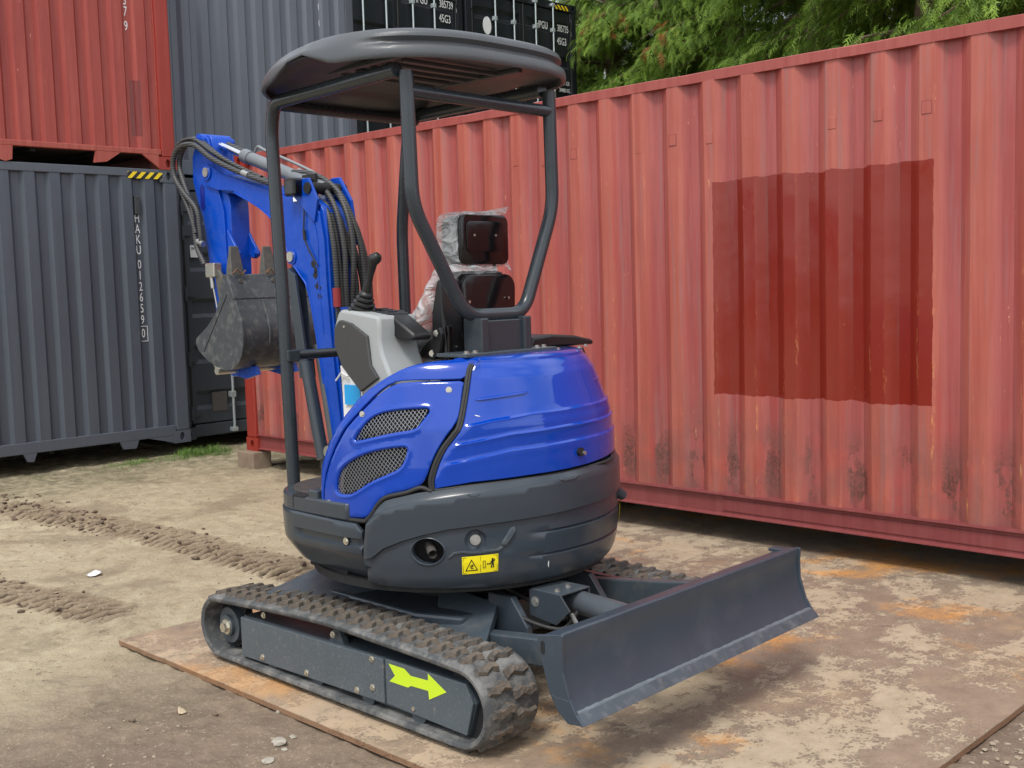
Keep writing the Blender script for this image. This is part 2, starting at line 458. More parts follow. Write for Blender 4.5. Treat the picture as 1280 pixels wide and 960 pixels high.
# lattice value noise for terrain
def vnoise(x, y, seed=0):
    xi = np.floor(x).astype(int); yi = np.floor(y).astype(int)
    xf = x-xi; yf = y-yi
    def h(a, b):
        n = (a*374761393 + b*668265263 + seed*974634777) & 0x7fffffff
        n = (n ^ (n >> 13))*1274126177 & 0x7fffffff
        return ((n ^ (n >> 16)) & 0xffff)/65535.0
    u = xf*xf*(3-2*xf); v = yf*yf*(3-2*yf)
    return (h(xi, yi)*(1-u)+h(xi+1, yi)*u)*(1-v)+(h(xi, yi+1)*(1-u)+h(xi+1, yi+1)*u)*v
def fbm(x, y, oct=5, seed=0, gain=0.5):
    s = 0; a = 1; t = 0
    for k in range(oct):
        s = s + a*vnoise(x*2**k, y*2**k, seed+k*17); t += a; a *= gain
    return s/t
# ------------------------------------------------------------------ ground
def ground_h(X, Y):
    h = -0.030 + 0.022*(fbm(X*1.1, Y*1.1, 3, 3)-0.5) + 0.022*(fbm(X*6, Y*6, 4, 9)-0.5) + 0.020*(fbm(X*21, Y*21, 2, 5)-0.5)
    h = h + 0.035*np.clip((Y-7.2)/2.5, 0, 1)*np.clip((6.5-X)/1.0, 0, 1)     # rises slightly to the back
    tread = np.zeros_like(X); groove = np.zeros_like(X)
    def band(pts, w, amp, seed, fade0, fade1):
        nonlocal h, tread, groove
        pts = np.array(pts, float)
        xc = np.interp(Y, pts[::-1, 1] if pts[0, 1] > pts[-1, 1] else pts[:, 1], pts[::-1, 0] if pts[0, 1] > pts[-1, 1] else pts[:, 0])
        d = (X-xc)/w
        m = np.clip(1.6-np.abs(d)*1.6+.25*(fbm(X*9, Y*9, 3, seed+31)-.5), 0, 1)**0.5*(np.abs(d) < 1.1)
        m = m*np.clip((Y-fade0)/0.35, 0, 1)*np.clip((fade1-Y)/0.5, 0, 1)
        brk = 0.6+0.4*np.clip(fbm(X*3.2, Y*3.2, 3, seed)*2.6-0.75, 0, 1)
        ph = (Y + 0.045*np.abs(d) + 0.012*fbm(X*4, Y*4, 2, seed+3))/0.076*2*np.pi
        h = h + 2.4*m*brk*amp*(np.sign(np.sin(ph))*np.abs(np.sin(ph))**.7*0.75 + 0.38*(fbm(X*22, Y*22, 3, seed+8)-0.5)*2 - 0.25)
        tread = np.maximum(tread, m*brk)
        groove = np.maximum(groove, m*brk*np.clip(.5-np.sin(ph)*.9, 0, 1))
    band([(3.66, 5.0), (3.63, 6.9), (3.57, 7.6), (3.30, 8.7), (3.0, 9.6)], 0.20, 0.017, 21, 4.95, 9.4)
    band([(2.62, 5.1), (2.52, 5.7), (2.38, 6.3), (2.15, 7.2), (1.9, 8.0)], 0.19, 0.015, 33, 5.2, 8.5)
    # loose clods near the far left track print
    c = np.clip(1-((X-3.45)/0.35)**2-((Y-8.2)/0.9)**2, 0, 1)
    h = h + c*0.03*np.clip(fbm(X*13, Y*13, 3, 55)-0.42, 0, 1)*2.4
    tread = np.maximum(tread, c*np.clip(fbm(X*4, Y*4, 3, 77)*3-1.1, 0, 1))
    ground_h.groove = groove
    return h, tread
x0, x1, y0, y1, st = 0.9, 7.0, 0.9, 11.2, 0.020
gx = np.arange(x0, x1+1e-6, st); gy = np.arange(y0, y1+1e-6, .0125)
GX, GY = np.meshgrid(gx, gy)
GH, GT = ground_h(GX, GY); GG = ground_h.groove
# outer ring joined to the same sheet
nx, ny = len(gx), len(gy)
V = np.stack([GX.ravel(), GY.ravel(), GH.ravel()], 1)
idx = np.arange(nx*ny).reshape(ny, nx)
Q = np.stack([idx[:-1, :-1].ravel(), idx[:-1, 1:].ravel(), idx[1:, 1:].ravel(), idx[1:, :-1].ravel()], 1)
bord = list(idx[0, :]) + list(idx[1:, -1]) + list(idx[-1, -2::-1]) + list(idx[-2:0:-1, 0])
cx0, cy0 = (x0+x1)/2, (y0+y1)/2
rings = [V]; prev = bord; extraF = []; base = len(V)
for k, s_ in enumerate((1.6, 4, 12, 45)):
    B = V[bord]
    nb = np.stack([cx0+(B[:, 0]-cx0)*s_, cy0+(B[:, 1]-cy0)*s_, np.full(len(bord), -0.03)+0.01*np.sin(np.arange(len(bord))*0.11)], 1)
    ids = list(range(base, base+len(bord))); rings.append(nb); base += len(bord)
    n = len(bord)
    for i in range(n):
        extraF.append((prev[i], ids[i], ids[(i+1) % n], prev[(i+1) % n]))
    prev = ids
VV = np.concatenate(rings)
me = bpy.data.meshes.new('ground')
allF = np.concatenate([Q, np.array(extraF)])
me.vertices.add(len(VV)); me.vertices.foreach_set('co', VV.ravel())
me.loops.add(len(allF)*4); me.loops.foreach_set('vertex_index', allF.ravel())
me.polygons.add(len(allF)); me.polygons.foreach_set('loop_start', np.arange(len(allF))*4)
me.update(calc_edges=True); me.validate(); me.shade_smooth()
at = me.attributes.new('tread', 'FLOAT', 'POINT')
tv = np.zeros(len(VV)); tv[:nx*ny] = GT.ravel(); at.data.foreach_set('value', tv)
at = me.attributes.new('groove', 'FLOAT', 'POINT')
tv = np.zeros(len(VV)); tv[:nx*ny] = GG.ravel(); at.data.foreach_set('value', tv)
g = G('sandy_soil')
n1 = g.noise(0.9, 5, 0.6); n2 = g.noise(7, 7, 0.7); n3 = g.noise(55, 5, 0.7)
x, y, z = g.xyz()
c = g.mix(g.ramp(n1, 0.35, 0.65), (0.36, 0.305, 0.205), (0.45, 0.39, 0.268))
c = g.mix(g.ramp(n2, 0.42, 0.72, 0, 0.75), c, (0.31, 0.245, 0.16))
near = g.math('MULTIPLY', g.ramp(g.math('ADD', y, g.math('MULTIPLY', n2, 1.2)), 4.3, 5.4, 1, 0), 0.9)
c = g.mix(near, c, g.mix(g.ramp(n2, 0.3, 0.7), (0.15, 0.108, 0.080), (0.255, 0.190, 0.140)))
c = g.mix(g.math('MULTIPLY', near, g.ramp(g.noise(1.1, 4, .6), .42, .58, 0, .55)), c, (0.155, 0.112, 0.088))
pt = g.noise(1.5, 6, 0.65, vec=g.mapping((1, 1, 1), (7, 3, 0)), dist=0.4)
c = g.mix(g.ramp(pt, 0.52, 0.60, 0, 0.5), c, (0.19, 0.15, 0.105))
c = g.mix(g.ramp(n3, 0.55, 0.72, 0, 0.45), c, (0.50, 0.44, 0.34))
c = g.mix(g.ramp(n3, 0.28, 0.42, 0.5, 0), c, (0.13, 0.10, 0.07))
sp_ = g.noise(5.5, 6, 0.75, vec=g.mapping((1, 1, 1), (1, 9, 0)))
c = g.mix(g.ramp(sp_, 0.60, 0.66, 0, 0.55), c, (0.14, 0.11, 0.08))
tr = g.attr('tread')
c = g.mix(g.math('MULTIPLY', g.ramp(tr, 0.05, 0.5), 0.60), c, g.mix(g.ramp(n3, 0.35, 0.65), (0.155, 0.108, 0.075), (0.28, 0.21, 0.14)))
c = g.mix(g.ramp(g.attr('groove'), 0.12, 0.55, 0, 0.95), c, (0.045, 0.031, 0.022))
far = g.ramp(y, 8.2, 9.6)
c = g.mix(g.math('MULTIPLY', far, g.ramp(n2, 0.35, 0.6)), c, (0.16, 0.145, 0.09))
g.color(c); g.rough(0.95)
g.b.inputs['Specular IOR Level'].default_value = 0.15
g.bump(g.math('ADD', n2, g.math('MULTIPLY', n3, 0.35)), 0.022, 1.0)
M['soil'] = g.m
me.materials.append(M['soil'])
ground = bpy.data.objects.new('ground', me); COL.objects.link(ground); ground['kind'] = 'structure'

# loose stones as one mass of gravel
def rock_vf(c, r, seed, flat=0.6, sub=1):
    bm = bmesh.new(); bmesh.ops.create_icosphere(bm, subdivisions=sub, radius=1)
    rr = random.Random(seed)
    s = (rr.uniform(.7, 1.2), rr.uniform(.7, 1.2), rr.uniform(.5, 1)*flat)
    vs = []
    a = rr.uniform(0, 6.28)
    for v in bm.verts:
        k = r*rr.uniform(.72, 1.15)
        x_, y_, z_ = v.co.x*s[0]*k, v.co.y*s[1]*k, v.co.z*s[2]*k
        vs.append((c[0]+x_*math.cos(a)-y_*math.sin(a), c[1]+x_*math.sin(a)+y_*math.cos(a), c[2]+z_))
    fs = [tuple(v.index for v in f.verts) for f in bm.faces]
    bm.free(); return vs, fs
parts = []
rr = random.Random(5)
gxs, gys = [], []
for i in range(11000):
    Y_ = 1.7+7.9*rr.random()**1.5; X_ = rr.uniform(1.1, 5.4)
    if 2.2 < X_ and 1.4 < Y_ < 4.9: continue
    gxs.append(X_); gys.append(Y_)
hh, tt = ground_h(np.array(gxs)[None, :], np.array(gys)[None, :])
for i, (X_, Y_) in enumerate(zip(gxs, gys)):
    r_ = rr.choice([.0022, .003, .003, .004, .004, .005, .006, .008])*(1.6 if tt[0, i] > .2 and rr.random() < .4 else 1)*rr.uniform(.7, 1.15)
    if rr.random() < .012: r_ *= 1.8
    parts.append(rock_vf((X_, Y_, float(hh[0, i])+r_*0.15), r_, i))
for i in range(420):     # gravel beyond the near edge of the steel plate
    X_ = rr.uniform(3.1, 4.8); Y_ = rr.uniform(1.0, 1.47); r_ = rr.uniform(.004, .014)
    parts.append(rock_vf((X_, Y_, -0.028+r_*0.3), r_, 9000+i))
cl = []
rc = random.Random(77)
for i in range(420):
    q = rc.random()
    if q < .62: X_, Y_ = 3.47+rc.gauss(0, .11), 7.2+rc.random()*2.0
    elif q < .85: X_, Y_ = 3.63+rc.gauss(0, .10), 5.3+rc.random()*1.7
    else: X_, Y_ = 2.45+rc.gauss(0, .12), 5.6+rc.random()*1.2
    r_ = rc.choice([.006, .008, .011, .014, .019, .026])*rc.uniform(.7, 1.1)
    cl.append((X_, Y_, r_))
ch_, _t = ground_h(np.array([c_[0] for c_ in cl])[None, :], np.array([c_[1] for c_ in cl])[None, :])
v, f = join_vf([rock_vf((X_, Y_, float(ch_[0, i])+r_*.25), r_, 500+i, .7) for i, (X_, Y_, r_) in enumerate(cl)])
M['clod'] = simple('damp_clods', (0.115, 0.080, 0.055), 0.95, 0, 0.6, 30, dirt=(0.3, 0.24, 0.17), dirt_amt=0.6)
co_ = put('soil_clods', mesh_from('soil_clods', v, f), M['clod']); co_['kind'] = 'stuff'
tag(co_, 'dark damp clods of earth torn up along the track prints in the yard', 'soil clods')
v, f = join_vf(parts)
M['gravel'] = simple('loose_gravel', (0.30, 0.245, 0.175), 0.9, 0, 0.75, 55)
gr = put('gravel', mesh_from('gravel', v, f), M['gravel']); gr['kind'] = 'stuff'
tag(gr, 'small loose stones and crumbs of soil scattered over the yard ground', 'gravel'); del gr['category']; gr['category'] = 'gravel'

M['stone'] = simple('pale_stone', (0.36, 0.33, 0.27), 0.85, 0, 0.25, 30, bump=0.003)
M['stone_dark'] = simple('brown_clod', (0.17, 0.12, 0.085), 0.95, 0, 0.3, 30, bump=0.004)
def on_ground(X_, Y_):
    h_, _ = ground_h(np.array([[X_]]), np.array([[Y_]])); return float(h_[0, 0])
for (X_, Y_, r_, m_, nm, lab) in [
        (2.170, 3.311, .026, 'stone', 'stone', 'larger pale stone on the soil beside the lower left plate edge'),
        (2.064, 3.225, .022, 'stone', 'stone', 'pale pitted stone nearest the bottom edge below the larger stone'),
        (2.150, 3.255, .013, 'stone', 'pebble', 'small round grey pebble tucked beside the larger pale stone'),
        (2.235, 3.330, .013, 'stone', 'pebble', 'small flat cream pebble right of the larger pale stone'),
        (2.330, 3.56, .010, 'stone', 'pebble', 'small whitish pebble between the dirt leaf and the plate edge'),
        (1.93, 3.92, .012, 'stone_dark', 'dirt_clod', 'dark brown clod on the soil left of the pale stones'),
        (2.16, 3.72, .015, 'stone_dark', 'dirt_clod', 'dark clod near the pale dry leaf')]:
    v, f = rock_vf((0, 0, 0), r_, int(X_*1000), 0.75, 2)
    o = put(nm, mesh_from(nm, v, f, 25), M[m_], None, loc=(X_, Y_, on_ground(X_, Y_)+r_*0.35))
    tag(o, lab, 'clod' if nm == 'dirt_clod' else 'stone')

# white scrap of paper and dry leaf
def scrap(name, X_, Y_, sx, sy, seed, mat, label, cat):
    rr = random.Random(seed); n = 6; V = []; F = []
    for j in range(n):
        for i in range(n):
            u = (i/(n-1)-.5)*2; w_ = (j/(n-1)-.5)*2
            k = 1-0.22*abs(u)*abs(w_) + rr.uniform(-.08, .08)
            V.append((u*sx*k, w_*sy*k*(1-.25*u), 0.006+0.012*max(0, u*.6+w_*.5)+rr.uniform(0, .004)))
    for j in range(n-1):
        for i in range(n-1): F.append((j*n+i, j*n+i+1, (j+1)*n+i+1, (j+1)*n+i))
    o = put(name, mesh_from(name, V, F, 70), mat, None, loc=(X_, Y_, on_ground(X_, Y_)+.002), rot=(0, 0, rr.uniform(0, 3)))
    s_ = o.modifiers.new('thickness', 'SOLIDIFY'); s_.thickness = 0.001
    tag(o, label, cat)
M['paper'] = simple('white_paper', (0.72, 0.72, 0.70), 0.7)
M['leaf'] = simple('dry_leaf', (0.50, 0.40, 0.27), 0.8, 0, 0.2, 60)
scrap('paper_scrap', 2.865, 6.162, .05, .03, 4, M['paper'], 'crumpled white scrap of paper lying on the soil between the track prints', 'litter')
scrap('dry_leaf', 2.096, 3.848, .028, .016, 8, M['leaf'], 'pale dry leaf lying on the brown soil', 'leaf')

# steel road plate under the machine
g = G('rusty_steel_plate')
x, y, z = g.xyz()
n1 = g.noise(1.3, 9, 0.66); n2 = g.noise(9, 8, 0.72); n3 = g.noise(70, 4, 0.7); n4 = g.noise(1.7, 10, 0.70, vec=g.mapping((1, 1.25, 1), (5, 2, 0)))
def voro(scale, vec):
    n = g.t.nodes.new('ShaderNodeTexVoronoi'); n.feature = 'DISTANCE_TO_EDGE'; n.inputs['Scale'].default_value = scale
    g.link(vec, n.inputs['Vector']); return n.outputs['Distance']
wv = g.t.nodes.new('ShaderNodeMixRGB'); wv.blend_type = 'ADD'; wv.inputs['Fac'].default_value = 0.06
g.link(g.co, wv.inputs['Color1'])
wn3 = g.t.nodes.new('ShaderNodeTexNoise'); wn3.inputs['Scale'].default_value = 14; wn3.inputs['Detail'].default_value = 4; g.link(g.co, wn3.inputs['Vector']); g.link(wn3.outputs['Color'], wv.inputs['Color2'])
crk = voro(42, wv.outputs[0])
steel = g.mix(g.ramp(n2, 0.35, 0.65), (0.215, 0.160, 0.118), (0.315, 0.240, 0.172))
steel = g.mix(g.ramp(n3, 0.55, 0.7, 0, 0.35), steel, (0.36, 0.30, 0.23))
sand = g.mix(g.ramp(n2, 0.35, 0.65), (0.33, 0.26, 0.175), (0.425, 0.345, 0.243))
lvl = g.math('ADD', n4, g.math('ADD', g.math('MULTIPLY', g.math('SUBTRACT', n2, 0.5), 0.42), g.math('MULTIPLY', g.ramp(crk, 0.0, 0.16, 1, 0), 0.075)))
lvl = g.math('SUBTRACT', lvl, g.math('MULTIPLY', g.ramp(g.math('SUBTRACT', x, y), 0.4, 2.6), 0.03))
f2_ = g.noise(24, 7, 0.72, vec=g.mapping((1, 1.3, 1), (3, 3, 0)))
lvl = g.math('ADD', lvl, g.math('MULTIPLY', g.math('SUBTRACT', f2_, 0.5), 0.28))
c = g.mix(g.ramp(lvl, 0.49, 0.545), steel, sand)
c = g.mix(g.math('MULTIPLY', g.ramp(lvl, 0.46, 0.56, 0, 1), g.ramp(crk, 0.0, 0.05, 0.0, 0.0)), c, sand)
c = g.mix(g.math('MULTIPLY', g.ramp(n1, 0.52, 0.66, 0, 0.5), g.ramp(n2, 0.4, 0.6)), c, (0.40, 0.27, 0.15))
rs_ = g.noise(1.15, 8, 0.66, vec=g.mapping((1, 0.8, 1), (2.2, 7.7, 0)))
c = g.mix(g.math('MULTIPLY', g.ramp(rs_, 0.535, 0.625, 0, 0.92), g.ramp(n2, 0.36, 0.52, 0.25, 1)), c, g.mix(g.ramp(n3, 0.3, 0.7), (0.50, 0.21, 0.05), (0.66, 0.34, 0.10)))
c = g.mix(g.math('MULTIPLY', g.ramp(x, 2.35, 2.75, 0.75, 0), g.ramp(n2, 0.3, 0.6)), c, (0.46, 0.33, 0.22))
fl = lvl
# the cut edge is darker and rusty
c = g.mix(g.ramp(z, -0.004, -0.002, 0.8, 0), c, (0.20, 0.10, 0.05))
g.color(c)
g.rough(g.ramp(lvl, 0.47, 0.53, 0.48, 0.85)); g.b.inputs['Specular IOR Level'].default_value = 0.4
g.bump(g.math('ADD', g.math('ADD', g.math('MULTIPLY', n2, .5), g.ramp(fl, 0.48, 0.52, 0, .5)), g.math('MULTIPLY', n3, 0.35)), 0.006, 0.8)
M['plate'] = g.m
pts = []
rr = random.Random(3)
def edge_pts(a, b, n, amp):
    out = []
    for i in range(n):
        t = i/n; p = Vector(a)*(1-t)+Vector(b)*t
        out.append((p.x+rr.uniform(-amp, amp), p.y+rr.uniform(-amp, amp)))
    return out
outline = edge_pts((2.335, 4.82), (2.325, 1.49), 40, .0015)+edge_pts((2.325, 1.49), (8.3, 1.49), 60, .002)+edge_pts((8.3, 1.49), (8.3, 4.82), 12, .001)+edge_pts((8.3, 4.82), (2.335, 4.82), 60, .002)
plate = prism('steel_road_plate', outline, 2, -0.022, 0.0, [M['plate']], None, smooth=30)
tag(plate, 'large rusty steel road plate under the excavator, smeared with sand and orange rust', 'steel plate')

# grass tufts along the foot of the grey container
def grass(name, pts, label):
    rr = random.Random(len(name)+len(pts)); V = []; F = []
    for (X_, Y_, n, sp, hh) in pts:
        for k in range(n):
            bx, by = X_+rr.gauss(0, sp), Y_+rr.gauss(0, sp*.6); z0 = on_ground(bx, by)-.004 if .95 < bx < 6.9 else -.03
            a = rr.uniform(0, 6.28); L = hh*rr.uniform(.4, 1.1); le = rr.uniform(.2, 1.0)*L; w_ = rr.uniform(.0015, .003)
            px, py = math.cos(a+1.57)*w_, math.sin(a+1.57)*w_
            i0 = len(V)
            for t in (0, .5, 1):
                cx_, cy_, cz_ = bx+math.cos(a)*le*t*t, by+math.sin(a)*le*t*t, z0+L*(t-.25*t*t)
                V += [(cx_-px*(1-t*.95), cy_-py*(1-t*.95), cz_), (cx_+px*(1-t*.95), cy_+py*(1-t*.95), cz_)]
            F += [(i0, i0+1, i0+3, i0+2), (i0+2, i0+3, i0+5, i0+4)]
    o = put(name, mesh_from(name, V, F), M['grass']); o['kind'] = 'stuff'; tag(o, label, 'grass')
M['grass'] = simple('young_grass', (0.10, 0.19, 0.028), 0.6, 0, 0.5, 8)
pp = []
for k in range(60):
    t = rr.random(); pp.append((4.7+t*1.2, 9.72+rr.gauss(0, .1), 22, .045, rr.uniform(.02, .07)))
for k in range(34): pp.append((5.72+rr.gauss(0, .12), 9.80+rr.gauss(0, .10), 34, .04, rr.uniform(.05, .13)))
for k in range(26): pp.append((4.4+rr.gauss(0, .5), 9.3+rr.gauss(0, .25), 14, .04, rr.uniform(.012, .03)))
grass('grass_tufts', pp, 'bright green grass tufts growing along the foot of the stacked grey containers')

# ------------------------------------------------------------------ containers
def corr_profile(L0, L1, pitch, fo, sl, phase, depth):
    """(s, depth) points along a corrugated wall; outer flats of width fo start at phase + k*pitch"""
    pts = []
    k = math.floor((L0-phase)/pitch)-1
    inner = pitch-fo-2*sl
    s = phase+k*pitch
    while s < L1+pitch:
        pts += [(s, 0), (s+fo, 0), (s+fo+sl, depth), (s+fo+sl+inner, depth)]
        s += pitch
    out = [(L0, None)]
    for p in pts:
        if L0+1e-4 < p[0] < L1-1e-4: out.append(p)
    out.append((L1, None))
    S = [p[0] for p in pts]; D = [p[1] for p in pts]
    return [(a, float(np.interp(a, S, D))) for a, _ in out]

def corr_wall(name, prof, z0, z1, frame, mat, parent, th=0.004, wob=0.0, seed=0):
    """frame(s, d, z) -> local xyz. one sheet with thickness"""
    V, F = [], []
    zs = np.linspace(z0, z1, 14)
    n = len(prof)
    for side in (0, th):
        for j, z in enumerate(zs):
            for i, (s, d) in enumerate(prof):
                w_ = wob*(math.sin(s*2.1+seed)*math.cos(z*1.7+seed)+0.6*math.sin(s*5.3+z*3+seed)) if side == 0 or True else 0
                V.append(frame(s, d+side+w_, z))
    m = len(zs)*n
    for j in range(len(zs)-1):
        for i in range(n-1):
            a = j*n+i
            F.append((a, a+1, a+n+1, a+n)); F.append((m+a, m+a+n, m+a+n+1, m+a+1))
    for i in range(n-1):
        F.append((i, m+i, m+i+1, i+1)); a = (len(zs)-1)*n+i; F.append((a, a+1, m+a+1, m+a))
    for j in range(len(zs)-1):
        a = j*n; F.append((a, a+n, m+a+n, m+a)); a = j*n+n-1; F.append((a, m+a, m+a+n, a+n))
    me = mesh_from(name, V, F)
    return put(name, me, mat, parent, world=False)

def casting_vf(x0, x1, y0, y1, z0, z1, faces):
    """corner casting: box with an oval hole sunk into the given faces ('-y','-x','+x','+y')"""
    V, F = box_vf(x0, x1, y0, y1, z0, z1)
    def quad(face):
        if face == '-y': return (lambda u, w, d: (x0+(x1-x0)*u, y0+d, z0+(z1-z0)*w)), F.index((0, 1, 5, 4)), (0, 1, 5, 4), (x1-x0, z1-z0)
        if face == '+y': return (lambda u, w, d: (x1-(x1-x0)*u, y1-d, z0+(z1-z0)*w)), F.index((2, 3, 7, 6)), (2, 3, 7, 6), (x1-x0, z1-z0)
        if face == '-x': return (lambda u, w, d: (x0+d, y1-(y1-y0)*u, z0+(z1-z0)*w)), F.index((3, 0, 4, 7)), (3, 0, 4, 7), (y1-y0, z1-z0)
        return (lambda u, w, d: (x1-d, y0+(y1-y0)*u, z0+(z1-z0)*w)), F.index((1, 2, 6, 5)), (1, 2, 6, 5), (y1-y0, z1-z0)
    for face in faces:
        fn, fi, cor, (W_, H_) = quad(face)
        F[fi] = None
        ov = []
        for k in range(8):
            a = math.pi/8+k*math.pi/4 + math.pi    # start lower-left
            ov.append((0.5+0.026/W_*math.cos(a)*1.0, 0.5+0.042/H_*math.sin(a)))
        b = len(V)
        for d in (0, 0.04):
            for (u, w) in ov: V.append(fn(u, w, d))
        c = cor
        # corners: c[0]=(0,0) c[1]=(1,0) c[2]=(1,1) c[3]=(0,1); oval index by quadrant
        q = lambda i: b+i % 8
        F += [(c[0], q(1), q(0)), (c[0], c[1], q(2), q(1)), (c[1], q(3), q(2)), (c[1], c[2], q(4), q(3)),
              (c[2], q(5), q(4)), (c[2], c[3], q(6), q(5)), (c[3], q(7), q(6)), (c[3], c[0], q(0), q(7))]
        for k in range(8): F.append((b+k, b+(k+1) % 8, b+8+(k+1) % 8, b+8+k))
        F.append(tuple(b+8+k for k in range(8)))
    F = [f for f in F if f is not None]
    return V, F

def container(label, loc, rotz, L, H, mats, group, side=None, end=None, rail_lo=0.02, rail_hi=0.16, top=0.06, wob=0.0, c_rail=False, name='shipping_container', W=2.438, simple_box=False, tabs=True):
    """local frame: x 0..L along the length, y 0..W across, z 0..H. side=(pitch, flat, slope, phase, depth); end: 'doors' or (pitch...) at x=0"""
    wall, rail, post = mats
    t = thing(name, label, 'container', loc, rotz, group)
    pw, pd = 0.15, 0.12
    for (cx_, cy_) in ((0, 0), (0, 1), (1, 0), (1, 1)):
        xa, xb = (0, pw) if cx_ == 0 else (L-pw, L)
        ya, yb = (0, pd) if cy_ == 0 else (W-pd, W)
        box('corner_post', xa+.004, xb-.004, ya+.004, yb-.004, 0.118, H-0.118, post, t, bevel=.012, world=False)
        for (za, zb_) in ((0, .118), (H-.118, H)):
            fx = '-x' if cx_ == 0 else '+x'; fy = '-y' if cy_ == 0 else '+y'
            xa2, xb2 = (0, .178) if cx_ == 0 else (L-.178, L)
            ya2, yb2 = (0, .162) if cy_ == 0 else (W-.162, W)
            v, f = casting_vf(xa2, xb2, ya2, yb2, za, zb_, (fx, fy))
            put('corner_casting', mesh_from('corner_casting', v, f), post, t, world=False)
    p, fo, sl, ph, dep = side
    for s_ in (0, 1):
        fr = (lambda s, d, z: (s, 0.008+d, z)) if s_ == 0 else (lambda s, d, z: (s, W-0.008-d, z))
        corr_wall('side_wall', corr_profile(pw-.004, L-pw+.004, p, fo, sl, ph, dep), rail_hi-0.006, H-top+.004, fr, wall, t, wob=wob, seed=s_*3+1)
        ya, yb = (0.003, 0.06) if s_ == 0 else (W-.06, W-.003)
        if s_ == 0 and c_rail:
            # long top rail, slightly dented
            n = 60; V, F = [], []
            rr_ = random.Random(11)
            dz = [rr_.uniform(-.006, .003) if rr_.random() < .5 else 0 for _ in range(n)]
            dy = [rr_.uniform(-.002, .003) for _ in range(n)]
            for i in range(n):
                xx = .178+(L-.356)*i/(n-1)
                for (yy, zz) in ((.003+dy[i], H-top), (.003+dy[i], H-.004+dz[i]), (.010+dy[i], H+dz[i]*.6), (.06, H), (.06, H-top)): V.append((xx, yy, zz))
            for i in range(n-1):
                for k in range(5): F.append((i*5+k, i*5+(k+1) % 5, (i+1)*5+(k+1) % 5, (i+1)*5+k))
            F += [tuple(range(5)), tuple(range((n-1)*5, n*5))]
            put('top_rail', mesh_from('top_rail', V, F, 40), rail, t, world=False)
            poly = [(.002, rail_hi), (.0, rail_hi-.012), (.026, rail_hi-.020), (.026, rail_lo+.014), (.004, rail_lo+.006), (.004, rail_lo), (.07, rail_lo), (.07, rail_hi)]
            prism('bottom_rail', poly, 0, .178, L-.178, M['red_sill'], t, world=False)
        else:
            box('top_rail', .178, L-.178, ya, yb, H-top, H, rail, t, bevel=.006, world=False)
            box('bottom_rail', pw, L-pw, ya, yb, rail_lo, rail_hi, rail, t, bevel=.006, world=False)
    box('roof', .12, L-.12, .05, W-.05, H-.03, H-.018, wall, t, world=False)
    box('floor', .1, L-.1, .05, W-.05, rail_hi-.03, rail_hi-.01, M['wood'], t, world=False)
    for k in range(int(L/0.6)):
        xx = 0.5+k*0.6
        if xx < L-.3: box('cross_member', xx, xx+.045, .07, W-.07, max(.02, rail_lo-.03), rail_hi-.032, M['dark'], t, world=False)
    for e in (0, 1):
        kind = end if e == 0 else 'wall'
        X0 = 0.0
        if kind == 'doors':
            build_doors(t, L, W, H, mats)
        else:
            pr = kind if isinstance(kind, tuple) else (0.223, .09, .03, .1, .04)
            prof = corr_profile(pd, W-pd, *pr)
            fr = (lambda s, d, z: (0.008+d, s, z)) if e == 0 else (lambda s, d, z: (L-0.008-d, s, z))
            corr_wall('end_wall', prof, .16, H-.10, fr, wall, t)
            xa, xb = (.003, .07) if e == 0 else (L-.07, L-.003)
            box('end_sill', xa, xb, .162, W-.162, .02, .166, rail, t, bevel=.006, world=False)
            box('end_header', xa, xb, .162, W-.162, H-.11, H, rail, t, bevel=.006, world=False)
    return t

